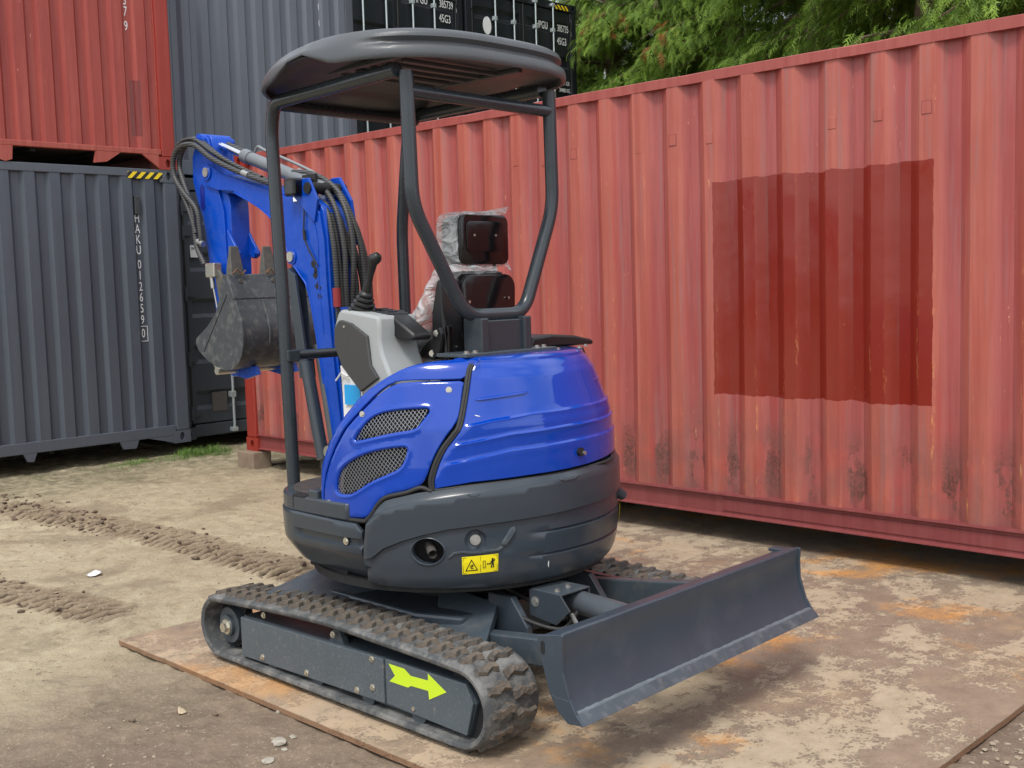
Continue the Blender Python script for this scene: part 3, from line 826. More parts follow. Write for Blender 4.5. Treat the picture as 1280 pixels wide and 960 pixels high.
def build_doors(t, L, W, H, mats):
    wall, rail, post = mats
    box('door_sill', .006, .09, .162, W-.162, .02, .14, rail, t, bevel=.006, world=False)
    box('door_header', .006, .09, .162, W-.162, H-.12, H-.002, rail, t, bevel=.006, world=False)
    box('door_backing', .09, .11, .1, W-.1, .1, H-.1, M['dark'], t, world=False)
    zb, zt = 0.155, H-.135
    for k in (0, 1):
        ya, yb = (.125, W/2-.006) if k == 0 else (W/2+.006, W-.125)
        # door leaf: pressed panel with horizontal recesses
        prof = [(0.0, zb)]
        nrec = 5; span = (zt-zb)/nrec
        for r_ in range(nrec):
            c_ = zb+span*(r_+.5)
            prof += [(0.0, c_-.095), (.030, c_-.055), (.030, c_+.055), (0.0, c_+.095)]
        prof += [(0.0, zt)]
        poly = [(0.022+a, b) for a, b in prof] + [(.085, zt), (.085, zb)]
        d_ = prism('door', poly, 1, ya+.07, yb-.07, wall, t, world=False)
        for yy in (ya, yb-.07):
            box('door_frame', .018, .088, yy, yy+.07, zb, zt, rail, d_, bevel=.004, world=False)
        box('door_frame', .0195, .087, ya+.07, yb-.07, zb, zb+.06, rail, d_, world=False)
        box('door_frame', .0195, .087, ya+.07, yb-.07, zt-.06, zt, rail, d_, world=False)
        # two lock rods with guides, keepers and a handle
        for q, fy in enumerate((.42, .786)):
            ry = ya+(yb-ya)*fy if k == 0 else yb-(yb-ya)*fy
            r_ = rod('lock_rod', (-.030, ry, .05), (-.030, ry, H-.04), .0135, M['galv'], t, 10, world=False)
            for zz in (.06, H-.07):
                box('keeper', -.045, .010, ry-.035, ry+.035, zz-.022, zz+.022, M['galv'], r_, bevel=.006, world=False)
            for zz in (.42, 1.1, 1.75, H-.45):
                box('rod_guide', -.046, .018, ry-.028, ry+.028, zz-.03, zz+.03, M['galv'], r_, bevel=.005, world=False)
            s_ = 1 if k == 0 else -1
            v, f = join_vf([tube_vf([(-.045, ry, 1.28), (-.055, ry+s_*.18, 1.26), (-.055, ry+s_*.40, 1.25)], .009, 8), box_vf(-.05, .018, ry-.022, ry+.022, 1.25, 1.31)])
            put('door_handle', mesh_from('door_handle', v, f, 50), M['galv'], r_, world=False)
        hy = .125 if k == 0 else W-.125
        for zz in (.26, .8, 1.45, 2.05, H-.3):
            v, f = join_vf([tube_vf([(.0, hy, zz-.07), (.0, hy, zz+.07)], .016, 8), box_vf(-.006, .016, hy-.004 if k == 0 else hy-.09, hy+.09 if k == 0 else hy+.004, zz-.03, zz+.03)])
            put('hinge', mesh_from('hinge', v, f, 50), rail, t, world=False)
        rod('door_gasket', (.012, hy+(.012 if k == 0 else -.012), zb), (.012, hy+(.012 if k == 0 else -.012), zt), .010, M['rubber'], t, 8, world=False)
    rod('door_gasket', (.014, W/2, zb), (.014, W/2, zt), .012, M['rubber'], t, 8, world=False)

# the long red container on the right: its long side faces the machine (local x runs towards the camera)
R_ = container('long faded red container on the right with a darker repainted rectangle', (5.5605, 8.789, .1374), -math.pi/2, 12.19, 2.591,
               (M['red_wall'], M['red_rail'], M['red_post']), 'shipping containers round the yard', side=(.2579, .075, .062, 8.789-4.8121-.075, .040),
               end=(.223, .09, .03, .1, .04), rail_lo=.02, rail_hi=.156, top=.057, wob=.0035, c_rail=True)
# small welded squares, one on each outer flat, below the top rail
for k in range(14):
    yy = 4.8121+.0375+(2.8-k)*.2579*1.0
    kk = round((8.789-yy-(8.789-4.8121-.0375))/.2579)
    lx = 8.789-4.8121-.0375+kk*.2579
    zc = 2.215+.012*math.sin(k*2.3)
    rm_ = box('rusty_rim', lx-.0265, lx+.0265, .0068, .0105, zc-.033, zc+.033, M['red_sill'], R_, world=False) if k % 3 == 0 else None
    o = box('weld_patch', lx-.024, lx+.024, .0062, .010, zc-.030, zc+.030, M['red_wall'], R_, bevel=.0015, world=False)
# patch plates riveted on the bottom rail
box('rail_patch', 5.02, 6.85, .0205, .030, .048, .118, M['red_sill'], R_, bevel=.003, world=False)
# two ventilator plugs by the far post
for zz in (.985, 1.035): box('vent_plug', .262, .282, .0, .012, zz-.013, zz+.013, M['white'], R_, bevel=.003, world=False)
for i, (X_, Y_) in enumerate([(5.50, 8.60), (7.55, 8.60), (5.56, 5.2), (7.4, 5.2), (5.56, -.9), (7.4, -.9), (5.60, -3.3), (7.5, -3.3)]):
    zg = -.03 if not (1.49 < Y_ < 4.82) else 0.0
    b_ = box('timber_block', X_-.02, X_+(.17 if i == 0 else .30), Y_-.07 if i else Y_-.03, Y_+.24 if i else Y_+.22, zg-.01, .1374 if i < 2 else .155, M['wood'], None, bevel=.008)
    b_['label'] = ['weathered timber block under the far left corner of the long red container', 'timber block under the hidden far corner of the long red container',
                   'timber block in the shade under the middle of the red container', 'timber block deep under the middle of the red container',
                   'timber block under the near part of the red container', 'timber block deep under the near part of the red container',
                   'timber block under the nearest corner of the red container', 'timber block under the hidden nearest corner of the red container'][i]
    b_['category'] = 'timber block'

# grey container at the back left, long side to the camera
H_ = container('dark grey container on the ground at left with a white vertical number', (5.655-6.058, 9.912, .119), 0, 6.058, 2.591,
               (M['navy_wall'], M['navy_rail'], M['navy_rail']), 'shipping containers round the yard', side=(.2237, .092, .032, 4.203-(5.655-6.058), .036),
               end=(.223, .09, .03, .1, .04), rail_lo=.075, rail_hi=.175, top=.075)
H0 = 5.655-6.058
for ch, xx_, zz in [('H', 5.236, 2.134), ('A', 5.238, 2.034), ('K', 5.239, 1.937), ('U', 5.241, 1.839), ('0', 5.244, 1.705), ('1', 5.246, 1.605), ('2', 5.248, 1.500), ('6', 5.249, 1.400), ('5', 5.250, 1.296), ('9', 5.251, 1.191), ('0', 5.252, 1.063)]:
    text('container_number', ch, .118, M['white'], H_, (5.242-H0, .0395, zz), (math.pi/2, 0, 0), .62)
for (xa, xb, za, zb_) in ((-.045, .045, .067, .072), (-.045, .045, -.072, -.067), (-.045, -.040, -.067, .067), (.040, .045, -.067, .067)):
    box('check_digit_frame', 5.242-H0+xa, 5.242-H0+xb, .0385, .0405, .1063*10+za, .1063*10+zb_, M['white'], H_, world=False)
hz = box('warning_stripe', 5.157-H0, 5.503-H0, -.0005, .002, 2.50-.0, 2.560, M['hazard'], H_, world=False)
box('air_vent', 5.215-H0, 5.265-H0, .010, .045, 2.17, 2.34, M['steel'] if False else M['jet_line'], H_, bevel=.006, world=False)
for (xa, xb) in ((4.04, 4.16), (4.93, 5.12)):      # lifting pockets hanging below the rail
    prism('rail_bracket', [(xa-H0, .076), (xb-H0, .076), (xb-H0-.03, .0), (xa-H0+.035, .005)], 1, .004, .03, M['navy_rail'], H_, world=False)
prism('rail_bracket', [(5.655-.178-.26-H0, .076), (5.655-.178-H0, .076), (5.655-.178-H0, .01)], 1, .004, .03, M['navy_rail'], H_, world=False)
for (sx, sz, L_, a_) in ((5.42, 2.05, .10, 1.1), (4.87, 2.10, .05, 1.0), (5.43, 2.16, .03, 1.0)):
    box('paint_scratch', 0, 0, 0, 0, 0, 0, M['white'], None) if False else None
    o = box('paint_scratch', -L_/2, L_/2, -.001, .001, -.0022, .0022, M['steel'], H_, world=False)
    o.location = (sx-H0, .041 if sx > 5.415 else .012, sz-.05); o.rotation_euler = (0, -a_, 0)

# red container stacked on it
T_ = container('orange red container stacked at upper left on the dark grey one', (5.655-6.058, 9.905, 2.7105), 0, 6.058, 2.591,
               (M['red2_wall'], M['red2_rail'], M['red_post']), 'shipping containers round the yard', side=(.2237, .098, .030, 4.190-H0, .036),
               end=(.223, .09, .03, .1, .04), rail_lo=.135, rail_hi=.185, top=.075, wob=.003)
for ch, zz in (('3', 1.515), ('7', 1.415), ('9', 1.285)): text('container_number', ch, .125, M['white'], T_, (5.238-H0+.0, .0395, zz), (math.pi/2, 0, 0), .62)
prism('rail_bracket', [(4.66-H0+.2, .136), (5.10-H0, .136), (4.96-H0, .045), (4.84-H0, .03)], 1, .004, .03, M['red2_rail'], T_, world=False)
prism('rail_bracket', [(3.86-H0, .136), (4.12-H0, .136), (4.11-H0, .02), (4.05-H0, -.0), (3.88-H0, .06)], 1, .004, .03, M['red2_rail'], T_, world=False)
prism('rail_bracket', [(5.655-.178-.17-H0, .136), (5.655-.178-H0, .136), (5.655-.178-H0, .01)], 1, .004, .03, M['red2_rail'], T_, world=False)

# door end to the right of it, and the slate container on top
D_ = container('grey container with its door end facing the yard behind the bucket', (8.16, 10.20, .09), math.pi/2, 6.058, 2.591,
               (M['door_grey'], M['door_grey'], M['door_grey']), 'shipping containers round the yard', side=(.2237, .092, .032, .2, .036), end='doors', rail_lo=.075, rail_hi=.175)
M['plate_old'] = simple('dull_data_plate', (0.115, 0.105, 0.098), 0.6, 0.2, 0.5, 60)
# data plate and stickers on the left leaf (local y = 8.16 - X)
box('data_plate', .0165, .0215, 8.16-6.26, 8.16-6.09, .348-.09, .544-.09, M['plate_old'], D_, world=False)
box('sticker', .0165, .0215, 8.16-6.02, 8.16-5.93, 1.90-.09, 2.02-.09, M['white'], D_, world=False)
text('sticker_lettering', 'W B', .05, M['ink'], D_, (.014, 8.16-5.975, 1.985-.09), (math.pi/2, 0, -math.pi/2), .8)
E_ = container('slate grey container on the upper level with a white number on its end', (8.16, 10.30, 2.70), math.pi/2, 6.058, 2.591,
               (M['slate_wall'], M['slate_wall'], M['navy_rail']), 'shipping containers round the yard', side=(.2237, .092, .032, .2, .036),
               end=(.2150, .085, .032, .12, .036), rail_lo=.075, rail_hi=.175)
for ch, zz in (('0', 1.905), ('0', 1.730), ('1', 1.620)):
    text('container_number', ch, .13, M['white'], E_, (.0395, 8.16-7.72, zz), (math.pi/2, 0, -math.pi/2), .55)

# black containers behind, door ends to the yard
for (xr, yb, nm, up) in ((14.15, 12.2, '5', 1), (11.66, 12.2, '9', 1), (14.15, 12.2, '', 0), (11.66, 12.2, '', 0)):
    zb = 3.02 if up else .12
    lab = {('5', 1): 'black container at the rear with white number 385735 and yellow black stripe',
           ('9', 1): 'black container at the rear left of it with white number 385739',
           }.get((nm, up), 'lower black container at the rear, the one further right beside the trees' if xr > 12 else 'lower black container at the rear behind the slate grey container')
    K_ = container(lab, (xr, yb, zb), math.pi/2, 12.19, 2.896, (M['jet'], M['jet'], M['jet']), 'shipping containers round the yard', side=(.2579, .08, .055, .2, .036), end='doors', rail_lo=.05, rail_hi=.16)
    for z_ in (2.45, 1.72): box('recess_line', .0175, .0215, .2, 2.24, z_-.006, z_+.006, M['jet_line'], K_, world=False)
    if up:
        rt_ = (math.pi/2, 0, -math.pi/2)
        text('container_number', '38573'+nm, .15, M['white'], K_, (.012, .315, 2.50), rt_, .60)
        text('container_number', {'5': '8', '9': '0'}[nm], .15, M['white'], K_, (.012, .10, 2.45), rt_, .6)
        text('size_code', '45G3', .16, M['white'], K_, (.012, .345, 2.30), rt_, .62)
        text('owner_code', 'HPGU', .16, M['white'], K_, (.012, .80, 2.50), rt_, .62)
        text('weight_lettering', 'MAX GR', .09, M['white'], K_, (.014, .30, 1.66), rt_, .7)
        text('weight_lettering', '30480 KG', .09, M['white'], K_, (.014, .30, 1.55), rt_, .7)
        box('warning_stripe', .0005, .005, .19, .48, 2.79, 2.86, M['hazard'], K_, world=False)
        if nm == '5':
            circ = [(2.438-.45+math.cos(a*math.pi/12)*.085, 2.33+math.sin(a*math.pi/12)*.13) for a in range(24)]
            prism('round_decal', circ, 0, .0155, .0215, M['white'], K_, world=False)

# ------------------------------------------------------------------ trees
g = G('conifer_foliage')
oi = g.attr('tint')
c = g.mix(oi, (0.030, 0.078, 0.013), (0.33, 0.50, 0.075))
rb = g.attr('brown')
c = g.mix(g.ramp(rb, 0.5, 0.55), c, (0.33, 0.12, 0.035))
g.color(c); g.rough(0.55)
g.b.inputs['Specular IOR Level'].default_value = 0.25
tl = g.t.nodes.new('ShaderNodeBsdfTranslucent'); g.link(c, tl.inputs['Color'])
ms = g.t.nodes.new('ShaderNodeMixShader'); ms.inputs[0].default_value = 0.35
out = g.t.nodes['Material Output']
g.link(g.b.outputs[0], ms.inputs[1]); g.link(tl.outputs[0], ms.inputs[2]); g.link(ms.outputs[0], out.inputs['Surface'])
M['foliage'] = g.m
M['bark'] = simple('reddish_bark', (0.17, 0.115, 0.08), 0.9, 0, 0.3, 10, bump=0.01)

def make_tree(label, X_, Y_, H0_, R0, seed, n):
    rg = np.random.default_rng(seed)
    t = thing('conifer_tree', label, 'tree', (X_, Y_, -0.03), 0, 'conifers behind the containers')
    # trunk with limbs
    path = [(0.05*math.sin(k*1.3+seed), 0.05*math.cos(k*1.7), k*H0_/10) for k in range(11)]
    vf = [tube_vf(path, [0.24*(1-k/11)+.02 for k in range(11)], 8)]
    put('trunk', mesh_from('trunk', *vf[0], 60), M['bark'], t, world=False)
    # branches: directions spiralling up; sprays hang from the outer part of each
    nb = 86
    bz = np.sort(np.concatenate([rg.uniform(1.5, 4.0, 6), rg.uniform(4.0, H0_*0.97, nb-6)])); ba = rg.uniform(0, 2*np.pi, nb)
    bl = R0*(1-(bz/H0_)**1.6*0.82)*rg.uniform(.72, 1.15, nb)
    limbs = []
    for k in range(nb):
        p = [(math.cos(ba[k])*bl[k]*s_, math.sin(ba[k])*bl[k]*s_, bz[k]+0.25*bl[k]*s_-0.42*bl[k]*s_**2*(1+.3*s_)) for s_ in (0.02, .3, .6, .9)]
        limbs.append(tube_vf(p, [.045, .032, .02, .008], 5))
    v, f = join_vf(limbs); put('limbs', mesh_from('limbs', v, f, 60), M['bark'], t, world=False)['kind'] = 'stuff'
    # sprays
    k = rg.integers(0, nb, n)
    s_ = rg.uniform(.12, 1.08, n)**0.75
    side = rg.normal(0, .24, n)*(1.15-s_*.5)*np.minimum(bl[k], 1.6)
    px = np.cos(ba[k])*bl[k]*s_-np.sin(ba[k])*side
    py = np.sin(ba[k])*bl[k]*s_+np.cos(ba[k])*side
    pz = bz[k]+0.25*bl[k]*s_-0.42*bl[k]*s_**2*(1+.3*s_)-np.abs(side)*.35+rg.normal(0, .07, n)
    out_a = ba[k]+rg.normal(0, .55, n)+np.sign(side)*.5
    L = rg.uniform(.10, .22, n)
    # one spray: flat drooping frond with slim scale-like fingers (template in (along, across))
    segs = []
    nf = 6
    for j in range(nf):
        u = 0.08+0.84*j/(nf-1)
        w = 0.30*(1-abs(u-.40)*1.0)+.04
        for sg in (-1, 1):
            segs.append(((u, 0.0), (u+.11, 0.0), (u+.27, sg*w)))
    segs.append(((0, -.022), (0, .022), (1.14, 0)))
    T = np.array(segs)                      # (S,3,2)
    S = len(T)
    up_t = rg.uniform(-.55, .15, n)          # initial pitch
    droop = rg.uniform(.3, 1.3, n)
    rollv = rg.normal(0, .55, n)
    a = T[None, :, :, 0]; b = T[None, :, :, 1]
    a = np.broadcast_to(a, (n, S, 3)); b = np.broadcast_to(b, (n, S, 3))
    jit = rg.normal(0, .035, (n, S, 1))
    along = a*L[:, None, None]; acr = (b+jit)*L[:, None, None]
    ph = up_t[:, None, None]-droop[:, None, None]*a
    hx = along*np.cos(ph*.8); hz = along*np.sin(ph*.8)-0.12*np.abs(b)*L[:, None, None]
    ay = acr*np.cos(rollv)[:, None, None]; az_ = acr*np.sin(rollv)[:, None, None]
    ca, sa = np.cos(out_a)[:, None, None], np.sin(out_a)[:, None, None]
    VX = px[:, None, None]+hx*ca-ay*sa; VY = py[:, None, None]+hx*sa+ay*ca; VZ = pz[:, None, None]+hz+az_
    V = np.stack([VX, VY, VZ], -1).reshape(-1, 3)
    nq = n*S
    me = bpy.data.meshes.new('crown')
    me.vertices.add(len(V)); me.vertices.foreach_set('co', V.ravel().astype(np.float32))
    me.loops.add(nq*3); me.loops.foreach_set('vertex_index', np.arange(nq*3))
    me.polygons.add(nq); me.polygons.foreach_set('loop_start', np.arange(nq)*3)
    me.update(calc_edges=True)
    tint = np.clip(rg.beta(2, 2, n)*.75+.25*rg.random(n)*s_, 0, 1)
    tq = np.clip(np.repeat(tint, S)+np.tile(np.linspace(-.12, .18, S), n), 0, 1)
    # dead russet sprays sit in small clusters on a few branches
    bad = rg.random(nb) < 0.13
    br = ((bad[k]) & (s_ > .75) & (rg.random(n) < .5) & (np.abs(side) < .14)).astype(float)
    at = me.attributes.new('tint', 'FLOAT', 'FACE'); at.data.foreach_set('value', tq)
    at = me.attributes.new('brown', 'FLOAT', 'FACE'); at.data.foreach_set('value', np.repeat(br, S))
    put('crown', me, M['foliage'], t, world=False)
    # bare twigs showing between the fronds
    tw = []
    for q in range(26):
        kk = rg.integers(0, nb); ss = .95
        p0 = Vector((math.cos(ba[kk])*bl[kk]*.8, math.sin(ba[kk])*bl[kk]*.8, bz[kk]+.02))
        dr = Vector((math.cos(ba[kk]+rg.normal(0, .6)), math.sin(ba[kk]+rg.normal(0, .6)), rg.normal(.1, .35)))
        tw.append(tube_vf([p0, p0+dr*.25+Vector((0, 0, .04)), p0+dr*.5], [.009, .006, .003], 4))
    v, f = join_vf(tw); put('bare_twigs', mesh_from('bare_twigs', v, f), M['wood'], t, world=False)['kind'] = 'stuff'
TREES = [(16.0, 13.0, 10.2, 2.1, 21000), (15.1, 11.2, 9.8, 2.0, 21000), (14.2, 9.3, 9.6, 2.0, 21000), (13.2, 7.4, 9.8, 2.0, 21000), (12.4, 5.6, 9.6, 2.0, 20000), (11.7, 3.8, 9.5, 1.9, 15000),
         (18.0, 12.0, 11.0, 2.5, 9000), (17.0, 9.8, 11.5, 2.5, 9000), (16.0, 7.6, 11.5, 2.5, 9000), (15.0, 5.4, 11.5, 2.5, 9000), (17.8, 15.2, 11.0, 2.5, 9000), (14.2, 3.4, 11.5, 2.5, 7000), (18.6, 7.0, 12.0, 2.9, 8000), (19.6, 10.6, 12.5, 2.9, 8000)]
TL = ['conifer directly right of the black containers with drooping light fronds', 'drooping conifer second to the right of the black containers', 'drooping conifer above the middle of the red container, in the front row',
      'front row conifer above the repainted rectangle of the red container', 'front row conifer above the right end of the red container', 'rightmost front row conifer at the upper right edge of the picture',
      'taller conifer in the rear row beside the black containers', 'taller rear row conifer left of the gap with bare twigs', 'taller rear row conifer above the repainted rectangle',
      'rightmost taller conifer in the rear row', 'rear conifer mostly hidden behind the black containers',
      'rear conifer at the far right behind the rightmost front one', 'tallest rear conifer behind the right half of the row', 'tallest rear conifer behind the middle of the row']
for i, (X_, Y_, h_, r_, n_) in enumerate(TREES): make_tree(TL[i], X_, Y_, h_, r_, 40+i, n_)
# ------------------------------------------------------------------ excavator
CX, CY = 3.165, 3.43  # part positions and outlines below: back-projected from image pixels, entered as numbers
EX = thing('mini_excavator', 'blue and dark grey mini excavator with canopy and dozer blade standing on the steel plate', 'excavator', (CX, CY, 0))
EX['machine'] = True

# ---- sheets cut from a curved shell, in (t, z): t runs from the flat left side round the tail
def Rh(z): return float(np.interp(z, [.80, .90, 1.04, 1.25, 1.275, 1.29], [.650, .645, .632, .556, .540, .52]))
def Rs(z): return float(np.interp(z, [.44, .455, .47, .50, .56, .62, .75, .84, .86], [.585, .612, .628, .643, .656, .662, .667, .665, .655]))
def shell(Rf):
    def fn(t, z, d):
        R = Rf(z)+d
        if t <= 0: return (CX-R, CY-t, z)
        a = t/.65
        if a <= math.pi: return (CX-R*math.cos(a), CY-R*math.sin(a), z)
        return (CX+R, CY+(a-math.pi)*.65, z)
    return fn
def skirt_front(t, z, d):
    """left lower panel: flat side, then rounds to the front"""
    R = Rs(z)+d; x0 = CX-R
    yf = CY+.21
    if t >= -.21: return (x0, CY-t, z) if t <= 0 else (CX-R*math.cos(t/.65), CY-R*math.sin(t/.65), z)
    r = .26-(.665-Rs(z)); r = max(r, .12)+d
    a = (-.21-t)/.26
    cx_ = x0+r
    if a <= math.pi/2: return (cx_-r*math.cos(a), yf+r*math.sin(a), z)
    return (cx_+(a-math.pi/2)*.26, yf+r, z)

def chaikin(P, it=2, closed=True):
    P = [tuple(p) for p in P]
    for _ in range(it):
        Q = []
        n = len(P)
        rngi = range(n) if closed else range(n-1)
        if not closed: Q.append(P[0])
        for i in rngi:
            a, b = P[i], P[(i+1) % n]
            Q += [(a[0]*.75+b[0]*.25, a[1]*.75+b[1]*.25), (a[0]*.25+b[0]*.75, a[1]*.25+b[1]*.75)]
        if not closed: Q.append(P[-1])
        P = Q
    return P
def resample(P, step, closed=True):
    out = []
    n = len(P)
    for i in range(n if closed else n-1):
        a = np.array(P[i]); b = np.array(P[(i+1) % n]); L = np.linalg.norm(b-a)
        m = max(1, int(math.ceil(L/step)))
        for k in range(m): out.append(tuple(a+(b-a)*k/m))
    if not closed: out.append(tuple(P[-1]))
    # drop near duplicates
    res = [out[0]]
    for p in out[1:]:
        if math.hypot(p[0]-res[-1][0], p[1]-res[-1][1]) > step*.25: res.append(p)
    if closed and math.hypot(res[0][0]-res[-1][0], res[0][1]-res[-1][1]) < step*.25: res.pop()
    return res
def inside(P, pts):
    P = np.array(P); x, y = pts[:, 0], pts[:, 1]
    r = np.zeros(len(pts), bool); j = len(P)-1
    for i in range(len(P)):
        xi, yi = P[i]; xj, yj = P[j]
        c = ((yi > y) != (yj > y)) & (x < (xj-xi)*(y-yi)/((yj-yi) if yj != yi else 1e-12)+xi)
        r ^= c; j = i
    return r
def seg_dist(pts, P, closed=True):
    P = np.array(P); Q = np.roll(P, -1, 0) if closed else P[1:]
    A = P if closed else P[:-1]
    best = np.full(len(pts), 9.0)
    for a, b in zip(A, Q):
        d = b-a; L = d@d+1e-15
        u = np.clip(((pts-a)@d)/L, 0, 1)
        best = np.minimum(best, np.linalg.norm(pts-(a+u[:, None]*d), axis=1))
    return best
def area(P): return 0.5*sum(P[i][0]*P[(i+1) % len(P)][1]-P[(i+1) % len(P)][0]*P[i][1] for i in range(len(P)))
def inset(P, d):
    """shift a closed polygon inwards by d (outwards when d<0)"""
    s = 1 if area(P) > 0 else -1; n = len(P); out = []
    for i in range(n):
        a, b, c = np.array(P[i-1]), np.array(P[i]), np.array(P[(i+1) % n])
        t = c-a; t = t/(np.linalg.norm(t)+1e-12)
        out.append(tuple(b+np.array((-t[1], t[0]))*d*s))
    return out
def sheet(name, poly, fn, mat, parent, holes=(), lines=(), off=None, thick=.010, res=.016, edge=.004, lip=.0, smooth=38, rnd=2):
    poly = resample(chaikin(poly, rnd), res*.7) if rnd else resample(poly, res*.7)
    holes = [resample(chaikin(h, 2), res*.55) for h in holes]
    rings = [(poly, True)]+[(h, True) for h in holes]
    extra = []
    if edge:
        extra.append((inset(poly, edge), True))
        for h in holes: extra += [(inset(h, -edge), True), (inset(h, -edge*2.0), True), (inset(h, -edge*3.0), True), (inset(h, -edge*4.0), True)]
    extra += [(resample(l, res, False), False) for l in lines]
    fixed = []; edges = []
    def add(P, closed):
        b = len(fixed); fixed.extend(P); n = len(P)
        for i in range(n if closed else n-1): edges.append((b+i, b+(i+1) % n))
    for P, c in rings: add(P, c)
    pa = np.array(poly)
    def ok(pts):
        m = inside(poly, pts)
        for h in holes: m &= ~inside(h, pts)
        return m
    for P, c in extra:
        arr = np.array(P); m = ok(arr)
        d = seg_dist(arr, poly); m &= d > edge*.6
        for h in holes: m &= seg_dist(arr, h) > edge*.6
        run = []
        for p, k in zip(P, m):
            if k: run.append(p)
            else:
                if len(run) > 1: add(run, False)
                run = []
        if len(run) > 1: add(run, c and len(run) == len(P))
    x0, y0 = pa.min(0); x1, y1 = pa.max(0)
    gx, gy = np.meshgrid(np.arange(x0, x1, res), np.arange(y0, y1, res))
    gp = np.stack([gx.ravel(), gy.ravel()], 1); gp = gp[ok(gp)]
    far = np.ones(len(gp), bool)
    for P, c in rings+extra: far &= seg_dist(gp, P, c) > res*.45
    gp = gp[far]
    pts = [Vector(p) for p in fixed]+[Vector(p) for p in gp]
    r = geometry.delaunay_2d_cdt(pts, edges, [], 0, 1e-6)
    vs = np.array([tuple(v) for v in r[0]]); tri = np.array(r[2])
    cen = vs[tri].mean(1); tri = tri[ok(cen)]
    db = seg_dist(vs, poly)
    for h in holes:
        dh = seg_dist(vs, h); db = np.minimum(db, dh)
    do = np.zeros(len(vs))
    if edge: do -= edge*.75*np.clip(1-db/edge, 0, 1)**1.5
    if lip:
        for h in holes:
            dh = seg_dist(vs, h); do += lip*np.where(dh < edge*2, np.clip(dh/(edge*2), 0, 1), np.clip(1-(dh-edge*2)/(edge*2), 0, 1))
    n = len(vs); F = []; V = []
    for (t, z), d in zip(vs, do): V.append(fn(t, z, d+(off(t, z) if off else 0)))
    for (t, z), d in zip(vs, do): V.append(fn(t, z, d-thick+(off(t, z) if off else 0)))
    cnt = {}
    for a, b, c in tri:
        F += [(a, b, c), (a+n, c+n, b+n)]
        for e in ((a, b), (b, c), (c, a)): cnt[(min(e), max(e))] = cnt.get((min(e), max(e)), []) + [e]
    for k, l in cnt.items():
        if len(l) == 1:
            a, b = l[0]; F.append((a, a+n, b+n, b))
    F = [tuple(int(i) for i in f) for f in F]
    me = bpy.data.meshes.new(name); me.from_pydata(V, [], F)
    bm = bmesh.new(); bm.from_mesh(me)
    loose = [v for v in bm.verts if not v.link_faces]
    bmesh.ops.delete(bm, geom=loose, context='VERTS')
    bmesh.ops.recalc_face_normals(bm, faces=bm.faces); bm.to_mesh(me); bm.free()
    me.shade_smooth(); me.set_sharp_from_angle(angle=rad(smooth))
    return put(name, me, mat, parent)

hood = shell(Rh); skirt = shell(Rs)

# ---- left side panel with two mesh vents, and the band that frames it
BAND = [(-.056, .731), (-.055, .79), (-.055, .837), (-.051, .892), (-.015, .97), (.027, 1.034), (.086, 1.109), (.146, 1.169), (.227, 1.216), (.314, 1.255), (.393, 1.272), (.50, 1.280), (.600, 1.280), (.604, 1.268), (.597, 1.245), (.580, 1.212),
        (.50, 1.2125), (.335, 1.2125), (.270, 1.204), (.209, 1.168), (.142, 1.108), (.075, 1.040), (.007, .940), (-.038, .839), (-.045, .725)]
SIDE = [(-.040, .718), (-.036, .80), (-.031, .839), (.013, .937), (.082, 1.034), (.147, 1.101), (.213, 1.160), (.273, 1.196), (.335, 1.2065), (.50, 1.2065), (.577, 1.206), (.568, 1.179), (.552, 1.091), (.536, 1.06), (.488, 1.003), (.446, .933), (.422, .868), (.400, .842), (.349, .825), (.271, .807), (.233, .778), (.208, .743), (.185, .722), (.16, .714), (-.029, .712)]
V1 = [(.122, .992), (.152, 1.033), (.187, 1.073), (.232, 1.096), (.301, 1.108), (.375, 1.113), (.447, 1.114), (.413, 1.075), (.387, 1.041), (.309, 1.031), (.234, 1.016), (.17, 1.001)]
V2 = [(.037, .818), (.043, .853), (.064, .888), (.119, .925), (.187, .952), (.265, .971), (.345, .980), (.355, .972), (.344, .933), (.323, .90), (.265, .876), (.203, .85), (.136, .809), (.101, .796), (.042, .794)]
sheet('hood_band', BAND, hood, M['blue'], EX, res=.016, edge=.004, rnd=1, thick=.02)
side_panel = sheet('side_panel', SIDE, hood, M['blue'], EX, holes=[V1, V2], res=.011, edge=.0045, lip=.0030, thick=.016, rnd=1)
M['grille'] = simple('pale_grille_wire', (0.26, 0.27, 0.29), 0.35, 0.6)
